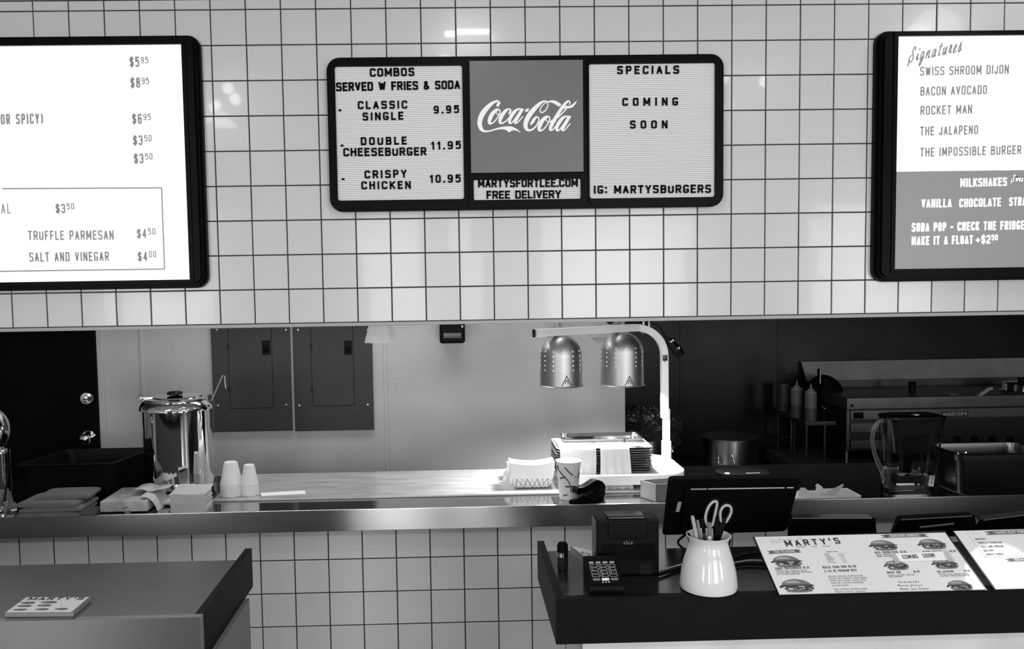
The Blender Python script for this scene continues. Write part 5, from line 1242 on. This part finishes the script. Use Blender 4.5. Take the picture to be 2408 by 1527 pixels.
mtext(s1, M_PRINT2, 'BURGERS', 1874, 1288.5, 1895, 1287.8, 2.4, sw=.16, gap=.25); mtext(s1, M_PRINT2, 'FRIES', 1909, 1287.5, 1922, 1287, 2.4, sw=.16, gap=.25); mtext(s1, M_PRINT2, 'SHAKES', 1935, 1286.7, 1953, 1286.2, 2.4, sw=.16, gap=.25)
for t, xa, ya, xb in (('PREMIUM BEEF, AMERICAN CHEESE', 1825, 1345.6, 1898), ('LETTUCE, ONION, TOMATOES, AND PICKLES', 1827, 1349.3, 1910), ('ON A TOASTED SESAME BUN', 1828, 1353, 1881),
                     ('ADD-ONS: AVOCADO / SMOKED BACON', 1947, 1358, 2030), ('PICKLED SPICY PEPPERS / SWISS CHEESE', 1950, 1363, 2040), ('PEPPER JACK CHEESE / VEGAN CHEESE', 1952, 1368, 2037), ('FRIED EGG / SAUTEED MUSHROOMS', 1955, 1373.5, 2032), ('SAUTEED ONIONS', 1958, 1379.5, 1996),
                     ('FREE TOPPINGS: CHOPPED ONIONS', 1962, 1388.5, 2040), ('PICKLES / LETTUCE / TOMATOES', 1965, 1394, 2036),
                     ('GRUYERE, CARAMELIZED', 2061, 1307, 2096), ('ONIONS, MUSTARD', 2063, 1311, 2096), ('ARUGULA, BALSAMIC, TOMATOES', 2089, 1355, 2152), ('AND PARMESAN', 2091, 1359, 2122), ('PEPPER JACK CHEESE, ONIONS', 2208, 1353, 2280), ('JALAPENOS, PICKLED SPICY PEPPERS', 2211, 1357, 2282)):
    t = t.replace('Q', 'O').replace('X', 'K')
    mtext(s1, M_PRINT2, t, xa, ya, xb, ya-(xb-xa)*.022, 2.9, sw=.15, gap=.16)
for t, xa, xb, y in (('Homemade', 2114, 2161, 1372), ('Never ſrozen' if False else 'Never frozen', 2112, 2169, 1380), ('Made per Order', 2118, 2184, 1388.5)):
    t = t.replace('N', 'N'); mtext(s1, M_PRINT1, t, xa, y, xb, y-1.2, 5, sw=.13, cw=.62, shear=.25, space=.35)
# little side table of hours
mtext(s1, M_PRINT1, 'SUMMER HOURS', 1944, 1299.5, 1970, 1298.8, 2.2, sw=.16, gap=.25)
for k, (d, hh_) in enumerate((('SUNDAY', '11-8'), ('MONDAY', 'CLOSED'), ('TUESDAY', '11-8'), ('WEDNESDAY', '11-8'), ('THURSDAY', '11-8'), ('FRIDAY', '11-8'), ('SATURDAY', '11-8'))):
    y = 1304.5+k*3.4; x = 1938+k*1.9; mtext(s1, M_PRINT2, d, x, y, x+len(d)*2.2, y-.4, 2., sw=.15, gap=.2); mtext(s1, M_PRINT2, hh_, x+33, y-.8, x+33+len(hh_)*2.2, y-1.1, 2., sw=.15, gap=.2)
for cx_2, cy_2, wpx in ((1855, 1333, 72), (1880, 1392, 80), (2083, 1294, 66), (2198, 1291, 66), (2113, 1340, 58), (2228, 1337, 62), (2263, 1388, 60)):
    c_ = MP(cx_2, cy_2); w_2 = (MP(cx_2+wpx, cy_2)-c_).length; hs = 1.0
    add_burger(s1, lambda a, b, c_=c_: c_+uu*a+uv*(b*1.05), nn, w_2)
# two globe lamps over the till; their glare sits on the right-hand menu
for gpx, gpy, gr_, gw in ((2352, 1352, .16, 7), (2314, 1368, .08, 2.5)):
    P0 = MP(gpx, gpy); d0 = (P0-CAM).normalized(); r0 = d0-nn*(2*d0.dot(nn)); G0 = P0+r0*((3.3-P0.z)/r0.z); bulb(G0.x, G0.y, G0.z, gr_, gw); print('globe', G0)
# taped note
n0 = [MP(x, y)+nn*.0016 for x, y in ((2100, 1304), (2217, 1298), (2230, 1319), (2112, 1322))]
nt_ = thing('paper_note', 'white handwritten note taped across the burger menu', 'note', (sum(p.x for p in n0)/4, n0[0].y, min(p.z for p in n0)))
b = bmesh.new(); V = [b.verts.new(p+nn*k) for k in (.0, .0008) for p in n0]
for f in ((0, 1, 2, 3), (7, 6, 5, 4), (0, 4, 5, 1), (1, 5, 6, 2), (2, 6, 7, 3), (3, 7, 4, 0)): b.faces.new([V[i] for i in f])
bmesh.ops.recalc_face_normals(b, faces=b.faces); np_ = part('note_paper', b, M_PAPER, nt_, smooth=False)
A, B = MP(2124, 1317), MP(2200, 1312.5); h = (MP(2124, 1307.5)-MP(2124, 1317)).length
part('handwriting', text_line('COMING SOON!', A, B, uv, h*.9, nn, off=.0028, sw=.12, gap=.14, space=1.2, shear=.1), M_BLACK, np_, smooth=False)
for q_ in ([(2092, 1303), (2104, 1302), (2118, 1326), (2106, 1328)], [(2215, 1297), (2228, 1296), (2246, 1322), (2228, 1323)]):
    part('tape', polys_bm([[(p.x, p.y, p.z) for p in [MP(x, y)+nn*.003 for x, y in q_]]], lambda a, b2, c2: Vector((a, b2, c2)), nn, .0002), mat('clear_tape', .62, .25, alpha=.45), nt_, smooth=False)
banner(s2, 2318, 1259, 2450, 1255, 9, 'HAND CUT FRIES')
for t, xa, xb, y in (('ORIGINAL', 2295, 2320, 1271), ('TRUFFLE PARMESAN', 2301, 2357, 1279.5), ('SALT AND VINEGAR', 2309, 2361, 1288.5), ('OLD BAY', 2315, 2339, 1298), ('SWEET FRIES', 2321, 2361, 1307)): mtext(s2, M_PRINT2, t, xa, y, xb, y-1.2, 4.4, sw=.16, gap=.18)
banner(s2, 2367, 1322, 2480, 1318, 8, 'EXTRAS' if False else 'SAUCES', M_PRINT3)
b = None
for xa, ya, xb, yb in ((2274, 1255, 2317, 1311), (2317, 1311, 2420, 1309), (2274, 1255, 2318, 1254)):
    P_, Q_ = MP(xa, ya), MP(xb, yb); d_ = (Q_-P_); ln = d_.length; d_.normalize(); k = 0
    sd = nn.cross(d_)
    while k*.012 < ln-.006:
        a0 = P_+d_*(k*.012); b = polys_bm([[(0, -.0005), (.007, -.0005), (.007, .0005), (0, .0005)]], lambda u, v: a0+d_*u+sd*v+nn*.0004, nn, 0, b); k += 1
part('dashed_border', b, M_PRINT3, s2, smooth=False)

# ---------------------------------------------------------------- vase of pens
vp = at(1666, 1384, Z=CZ); vx, vy = vp.x, vp.y; s_ = sc(vp)
R_ = lambda w: w/2/s_
zh = lambda py: CZ+(1386-py)/s_*1.02
vs = thing('pen_vase', 'glossy white ceramic vase holding pens and scissors on the right counter', 'vase', (vx, vy, CZ))
prof = [(R_(118), 0), (R_(128), .003), (R_(132), zh(1376)-CZ), (R_(130), zh(1362)-CZ), (R_(124), zh(1340)-CZ), (R_(113), zh(1318)-CZ), (R_(102), zh(1301)-CZ), (R_(93), zh(1287)-CZ), (R_(89), zh(1278)-CZ), (R_(93), zh(1269)-CZ), (R_(102), zh(1262)-CZ), (R_(103), zh(1260.5)-CZ), (R_(99), zh(1260)-CZ), (R_(86), zh(1272)-CZ), (R_(84), zh(1280)-CZ), (R_(100), zh(1305)-CZ), (R_(120), zh(1370)-CZ), (0, .006)]
part('vase_body', lathe((vx, vy, CZ+.0005), prof, 64), M_CERAM, vs)
part('chip', lathe(at(1716, 1390, Y=vy-.045)+Vector((0, 0, .004)), [(0, 0), (.002, .001), (0, .004)], 8), M_PRINT1, vs)
vz = zh(1261)
def pen(xb_, xt, yt, r_, Y, m, lab, capm=None):
    T_ = at(xt, yt, Y=Y); B_ = Vector((vx+(xb_)*.001, vy+.0, CZ+.012)); r = thing('pen', lab, 'pen', B_, 'pens in the vase'); d = T_-B_
    part('barrel', tube([B_, B_+d*.96, T_], [r_, r_, r_*.75], 10), m, r)
    if capm: part('cap', tube([B_+d*.80, T_+d*.004], [r_*1.15, r_*1.15], 10), capm, r)
pen(-8, 1628, 1214, .0052, vy-.022, M_PRINT3, 'thick pale grey marker leaning left in the white vase')
pen(-2, 1640, 1224, .0042, vy-.012, mat('clear_pen', .20, .15), 'translucent grey pen just right of the thick marker')
pen(4, 1652, 1223, .0042, vy-.005, mat('smoke_pen', .06, .12), 'dark translucent pen between the grey pen and the scissors', M_BLACK)
pen(6, 1668, 1231, .0046, vy-.026, M_WHITE, 'white pen with a grey cap in front of the scissors', M_PRINT2)
pen(-20, 1618, 1254, .0045, vy+.01, M_BLACK, 'short black pen at the left rim of the vase')
# scissors
ss = thing('scissors', 'pair of scissors with black and grey loop handles standing in the vase', 'scissors', (vx+.01, vy, CZ+.01))
def loop_pts(pts, Y): return [at(1570+x/5.87, 1160+y/5.87, Y=Y) for x, y in chaikin(pts, True, 2)]
Ys = vy-.004
for k, (pts, yo) in enumerate((([(515, 375), (520, 290), (560, 180), (620, 115), (672, 110), (680, 150), (655, 260), (620, 430), (590, 455), (550, 460)], 0), ([(720, 340), (718, 260), (750, 190), (810, 160), (860, 180), (878, 230), (860, 300), (800, 400), (755, 408), (730, 390)], .004))):
    L_ = loop_pts(pts, Ys+yo)
    part('handle_loop', tube([p+Vector((.004, .004, 0)) for p in L_], .0062, 10, closed=True), M_BLACK, ss)
    part('grip_lining', tube([p+Vector((0, -.003, 0)) for p in L_], .0036, 8, closed=True), M_PRINT3, ss, label='pale grey lining inside the handle loop')
p1_, p2_, bt_ = at(1673, 1236, Y=Ys), at(1698, 1230, Y=Ys), Vector((vx+.004, vy, CZ+.02))
part('shank', tube([at(1684, 1215, Y=Ys), at(1684, 1240, Y=Ys), at(1683, 1262, Y=Ys), bt_], [.008, .009, .006, .002], 8), M_BLACK, ss)
part('shank', tube([at(1702, 1220, Y=Ys+.004), at(1694, 1245, Y=Ys+.004), at(1690, 1264, Y=Ys+.004), bt_+Vector((.004, .003, 0))], [.008, .010, .007, .002], 8), M_BLACK, ss)
# ---------------------------------------------------------------- card terminal
A, B = at(1389, 1404, Z=CZ), at(1471, 1402, Z=CZ); A.y = B.y = max(A.y, -1.697); w_ = B.x-A.x
o_ = Vector((A.x, A.y, CZ)); sl = math.radians(24)
ct = thing('card_terminal', 'black card payment terminal with a lit-up keypad on the right counter', 'card terminal', (A.x+w_/2, A.y+.09, CZ))
side = [(0, .001), (.108, .001), (.113, .03), (.112, .062), (.104, .068), (.09, .057), (.0, .020), (-.004, .010)]
part('housing', prism(side, o_, (0, 1, 0), UP, (1, 0, 0), 0, w_), M_BLACK, ct)
kn = Vector((0, -.037, .09)).normalized(); ku = Vector((0, .09, .037)).normalized(); ko = o_+Vector((0, 0, .020))
kp = part('keypad', prism(rrect(.004, w_-.004, .008, .092, .005, 3), ko, (1, 0, 0), ku, kn, 0, .002), M_BLACKG, ct, smooth=False)
kw = (w_-.02)/3
def key(i, j, m, wk=kw*.82, x=None, hk=.0070):
    cx = (.010+kw*(i+.5)) if x is None else x; cy = .024+j*.0128
    return part('key', prism(rrect(cx-wk/2, cx+wk/2, cy-hk/2, cy+hk/2, .0015, 2), ko, (1, 0, 0), ku, kn, .002, .0045), m, kp, smooth=False)
for j in range(1, 5):
    for i in range(3):
        kk = key(i, j, M_BLACK); c_x = .010+kw*(i+.5); c_y = .024+j*.0128
        fr = polys_bm(ribbon2d(rrect(c_x-kw*.41, c_x+kw*.41, c_y-.0045, c_y+.0045, .001, 1), .0014, True), lambda a, b: ko+Vector((a, 0, 0))+ku*b+kn*.0047, kn, 0)
        dg = str(1+i+3*(4-j)) if j > 1 else ('*', '0', '#')[i]
        if dg.isdigit() and dg in G: polys_bm(glyph_polys(dg, .0026, .005, .0008), lambda a, b: ko+Vector((c_x-.006+a, 0, 0))+ku*(c_y-.003+b)+kn*.0047, kn, 0, fr)
        part('key_outline', fr, M_PRINT3, kp, smooth=False)
for i, m in enumerate((M_PRINT2, M_WHITE, M_PRINT2)): key(i, 0, m)
for i in range(4): key(0, 5.1, M_PRINT3, wk=kw*.55, x=.008+(w_-.016)*(i+.5)/4, hk=.005)
for dx_ in (-.008, 0, .008): part('indicator', lathe(ko+Vector((w_/2+dx_, 0, 0))+ku*.014+kn*.002, [(.0018, 0), (.0018, .001)], 8, ax=kn), M_WHITE, kp)
part('card_slot', box(A.x+.012, B.x-.012, A.y-.006, A.y+.001, CZ+.008, CZ+.012), M_BLACKM, ct, smooth=False)
scr_o = o_+Vector((0, .165, .083))
# ---------------------------------------------------------------- receipt printer
A, B = at(1405, 1356, Z=CZ), at(1551, 1354, Z=CZ); A.y = B.y = (A.y+B.y)/2; zt_ = at(1475, 1222, Y=A.y).z; w_ = B.x-A.x
rp = thing('receipt_printer', 'black box-shaped receipt printer on the right counter, its back to the customer', 'printer', (A.x+w_/2, A.y+.1, CZ))
part('case', box(A.x, B.x, A.y, A.y+.078, CZ+.001, zt_, .006), M_BLACK, rp)
part('side_plate', box(A.x-.004, A.x+.001, A.y+.012, A.y+.07, CZ+.03, zt_-.006, .002), mat('printer_side', .05, .35), rp)
za_ = at(1470, 1209, Y=A.y+.03).z
part('paper_cover', box(A.x+w_*.17, A.x+w_*.80, A.y+.006, A.y+.065, zt_-.03, za_, .006), M_BLACKG, rp)
part('cover_spine', box(A.x+w_*.17, A.x+w_*.81, A.y-.005, A.y+.008, zt_-.055, za_-.012, .004), M_BLACK, rp)
part('rear_ridge', box(A.x+.012, B.x-.012, A.y-.003, A.y+.002, CZ+.045, CZ+.09, .001), M_BLACKM, rp)
part('socket_opening', box(A.x+w_*.68, A.x+w_*.88, A.y-.0015, A.y+.002, CZ+.004, CZ+.035), mat('socket_dark', .001, .9), rp, smooth=False)
part('brand_lettering', text_line('star', at(1466, 1282, Y=A.y-.002), at(1488, 1281.5, Y=A.y-.002), UP, 11/sc(A), NY, sw=.13, cw=.62), M_PRINT2, rp, smooth=False)
# small bottle with black cap
p = at(1325, 1344, Z=CZ); bo = thing('sanitizer_bottle', 'small dark bottle with a black cap in the corner of the right counter', 'bottle', (p.x, p.y+.015, CZ)); s_ = sc(p)
hb = (1342-1298)/s_; part('glass', lathe((p.x, p.y+.015, CZ+.001), [(.0145, 0), (.0155, .003), (.0155, hb*.8), (.0165, hb*.9), (.0165, hb)], 24), mat('dark_bottle', .012, .05), bo)
part('label', lathe((p.x, p.y+.015, CZ+hb*.74), [(.0168, 0), (.0168, hb*.22)], 24), M_CHROME, bo)
part('cap', lathe((p.x, p.y+.015, CZ+hb+.001), [(.0155, 0), (.0155, .016), (.012, .024), (0, .026)], 20), M_BLACKM, bo)
# leaning leaflet
A, B, C_, D_ = at(1338, 1284, Y=-1.42), at(1396, 1296, Y=-1.40), at(1396, 1334, Y=-1.47), at(1340, 1300, Y=-1.47)
C_.z = D_.z = CZ+.002; D_.z += .02
lf = thing('leaflet', "white leaflet lettered Y'S leaning behind the card terminal", 'leaflet', ((A.x+C_.x)/2, -1.45, CZ))
A2, B2, C2, D2 = A, B, at(1394, 1330, Y=-1.44), at(1340, 1288, Y=-1.44)
b = sheet([[A2, A2.lerp(B2, .5), B2], [A2.lerp(D2, .99), D2.lerp(C2, .5), C2]], thick=.0008); part('paper', b, M_PAPER, lf, smooth=False)
ls = sheet([[at(1341, 1283, Y=-1.452), at(1365, 1302, Y=-1.452), at(1396, 1328, Y=-1.452)], [at(1341, 1300, Y=-1.475), at(1360, 1312, Y=-1.475), at(1392, 1342, Y=-1.475)]], thick=.0012)
part('folded_edge', ls, M_CARD, lf, smooth=False)
n1_ = (B2-A2).cross(C2-A2).normalized(); n1_ = n1_ if n1_.y < 0 else -n1_
pa, pb2 = at_plane(1359, 1304, A2, n1_), at_plane(1387, 1312, A2, n1_); part('lettering', text_line("-Y'S", pa, pb2, (A2-D2).normalized().lerp(UP, .8).normalized(), .010, n1_, off=.0014, sw=.16, cw=.8), M_BLACK, lf, smooth=False)
# steel-framed bright panel seen behind the bottle
p = at(1300, 1296, Z=CZ)
# ---------------------------------------------------------------- cables
def cable(pts, r_, lab, Y=None, m=M_BLACK):
    P_ = [at(x, y, Z=CZ+z) for x, y, z in pts]; single('cable', tube(chaikin([tuple(p) for p in P_], False, 2), r_, 8), m, lab, 'cable', 'counter cables')
cable([(1716, 1318, .006), (1750, 1304, .006), (1800, 1299, .006), (1850, 1297, .006)], .0045, 'black cable running right from behind the vase, upper of the three')
cable([(1718, 1326, .005), (1760, 1318, .005), (1800, 1320, .005), (1850, 1322, .005)], .003, 'pale grey cable between the two black ones behind the vase', m=M_PRINT3)
cable([(1716, 1330, .006), (1760, 1326, .006), (1800, 1328, .006), (1850, 1330, .006)], .0048, 'black cable running right from behind the vase, lowest of the three')
cable([(1548, 1352, .006), (1570, 1345, .006), (1600, 1336, .006), (1625, 1330, .006)], .0055, 'thick black cable from the printer towards the vase')
cable([(1552, 1344, .004), (1575, 1336, .004), (1602, 1328, .004), (1620, 1324, .004)], .0022, 'thin pale cable above the thick black one beside the printer', m=M_PRINT4)
# ---------------------------------------------------------------- monitors behind the counter
WZ = .84
wc = thing('work_counter', 'low dark staff counter behind the customer counter', 'counter', (2.6, -1.1, 0)); part('work_top', box(1.45, XE, -1.33, -.92, WZ-.03, WZ, .003), M_DARKST, wc)
part('work_base', box(1.50, XE, -1.30, -.95, 0, WZ-.031), M_DARKST, wc, smooth=False)
def slab(corners, thick, r_=.012):
    """rounded slab through four real corners TL TR BR BL"""
    TL, TR, BR, BL_ = corners; b = bmesh.new(); n = (TR-TL).cross(TL-BL_).normalized(); n = n if n.y < 0 else -n
    w, h = 1., 1.; ring = rrect(0, 1, 0, 1, .045, 4)
    f = lambda u, v: (BL_.lerp(BR, u)).lerp(TL.lerp(TR, u), v)
    F_ = [b.verts.new(f(u, v*1.0)+n*0) for u, v in ring]; K_ = [b.verts.new(f(.02+.96*u, .02+.96*v)-n*thick) for u, v in ring]
    b.faces.new(F_); b.faces.new(K_)
    for k in range(len(ring)): b.faces.new([F_[k], F_[(k+1) % len(ring)], K_[(k+1) % len(ring)], K_[k]])
    bmesh.ops.recalc_face_normals(b, faces=b.faces); return b, f, n
mY = -1.10
cs = [at(1571, 1128, Y=mY-.06), at(1882, 1124, Y=mY-.06), at(1849, 1250, Y=mY), at(1557, 1259, Y=mY)]
mo = thing('pos_monitor', 'large black register monitor seen from behind, beyond the vase', 'monitor', ((cs[0].x+cs[1].x)/2, mY, WZ))
b, f, n = slab(cs, .03); part('screen_case', b, M_BLACKM, mo)
part('rear_cover', slab([f(.13, .90)+n*.012, f(.93, .90)+n*.012, f(.90, .08)+n*.012, f(.14, .08)+n*.012], .014)[0], M_BLACK, mo)
for u0, u1 in ((.17, .29), (.30, .88), (.90, .95)): part('top_groove', tube([f(u0, .86)+n*.014, f(u1, .86)+n*.014], .0022, 6), M_PRINT3, mo)
part('side_label', polys_bm([[(.085, .42), (.115, .42), (.125, .60), (.095, .60)]], lambda u, v: f(u, v)+n*.0008, n, 0), M_PRINT3, mo, smooth=False)
c_ = f(.5, .3); part('neck', tube([c_-n*.01, Vector((c_.x, mY+.03, WZ+.16)), Vector((c_.x, mY+.05, WZ+.012))], .022, 12), M_BLACK, mo)
part('stand_foot', box(c_.x-.12, c_.x+.12, mY-.06, mY+.13, WZ+.0005, WZ+.014, .004), M_BLACK, mo)
mc = [at(x, y, Y=Y_) for x, y, Y_ in ((1612, 1258, mY), (1590, 1275, mY-.05), (1605, 1290, mY-.12), (1618, 1297, mY-.15))]
single('monitor_cord', tube(chaikin([tuple(p) for p in mc], False, 2), .004, 8), M_BLACK, 'black cord hanging from the lower left of the register monitor', 'cable')
for k, (cc, Yk, lab) in enumerate((([(1855, 1218), (2058, 1218), (2062, 1262), (1852, 1262)], -1.16, 'low black screen back with a thin bright top edge behind the burger menu'),
                              ([(2112, 1222), (2292, 1212), (2300, 1262), (2096, 1262)], -1.14, 'slanted black device with a grey slot behind the burger menu'),
                              ([(2302, 1224), (2440, 1206), (2450, 1262), (2280, 1262)], -1.10, 'black screen back at the right picture edge behind the fries menu'))):
    cs = [at(x, y, Y=Yk-(.03 if j < 2 else 0)) for j, (x, y) in enumerate(cc)]
    r = thing('low_screen', lab, 'screen', ((cs[0].x+cs[1].x)/2, Yk+.01, WZ), 'low screens behind the right counter')
    b, f, n = slab(cs, .02); part('case', b, M_BLACKG if k != 1 else M_BLACKM, r)
    part('top_edge', tube([f(.04 if k < 2 else .08, .975)+n*.001, f(.96, .975)+n*.001], .0016, 6), M_PRINT2, r)
    if k == 1: part('slot', tube([f(.30, .52)+n*.002, f(.72, .66)+n*.002], .0035, 6), M_PRINT2, r)
    c_ = f(.5, .1); part('stand', box(c_.x-.03, c_.x+.03, Yk+.004, Yk+.02, WZ+.0005, c_.z+.02, .003), M_BLACK, r)
# ---------------------------------------------------------------- menu pad on the left counter
A, B, C_, D_ = at(60, 1405, Z=CZ+.012), at(214, 1404, Z=CZ+.012), at(150, 1457, Z=CZ+.012), at(-12, 1459, Z=CZ+.012)
ex = (B-A).normalized(); wN = (B-A).length; ey = ((D_-A)+(C_-B)).normalized(); hN = ((D_-A).length+(C_-B).length)/2; hN = min(hN, (A.y-(YFL+.03))/abs(ey.y))
Pn = lambda u, v, z=0: A+ex*u+ey*v+Vector((0, 0, z))
mp = thing('menu_pad', "pad of printed menus headed MARTY'S lying on the left counter", 'menu', Pn(wN/2, hN/2, -.012))
b = bmesh.new(); q4 = [(0, 0), (wN, 0), (wN, hN), (0, hN)]
V = [b.verts.new(Pn(u, v, z)) for z in (-.0118, 0) for u, v in q4]
for f_ in ((3, 2, 1, 0), (4, 5, 6, 7), (0, 1, 5, 4), (1, 2, 6, 5), (2, 3, 7, 6), (3, 0, 4, 7)): b.faces.new([V[i] for i in f_])
bmesh.ops.recalc_face_normals(b, faces=b.faces); pd = part('pad', b, mat('pad_edge', .20, .7), mp, smooth=False)
part('cover_sheet', polys_bm([[(.004, .003), (wN-.004, .003), (wN-.004, hN), (.004, hN)]], lambda u, v: Pn(u, v, .0003), UP, .0004), M_MENU, mp, smooth=False)
part('printed_title', text_line("MARTY'S", Pn(wN*.09, hN*.24, .0008), Pn(wN*.93, hN*.22, .0008), -ey, hN*.19, UP, off=.0002, sw=.24, gap=.25), M_PRINT1, mp, smooth=False)
for u, v, w_2 in ((.16, .46, .23), (.47, .44, .25), (.17, .66, .22), (.46, .64, .22), (.18, .90, .2), (.5, .88, .2), (.78, .87, .2)):
    c_ = Pn(wN*u, hN*v, .0009); add_burger(mp, lambda a, b, c_=c_: c_+ex*a-ey*b*.7, UP, wN*w_2)
for ob in list(bpy.data.objects):
    if ob.name.startswith(('burger_print', 'printed_line')): pass
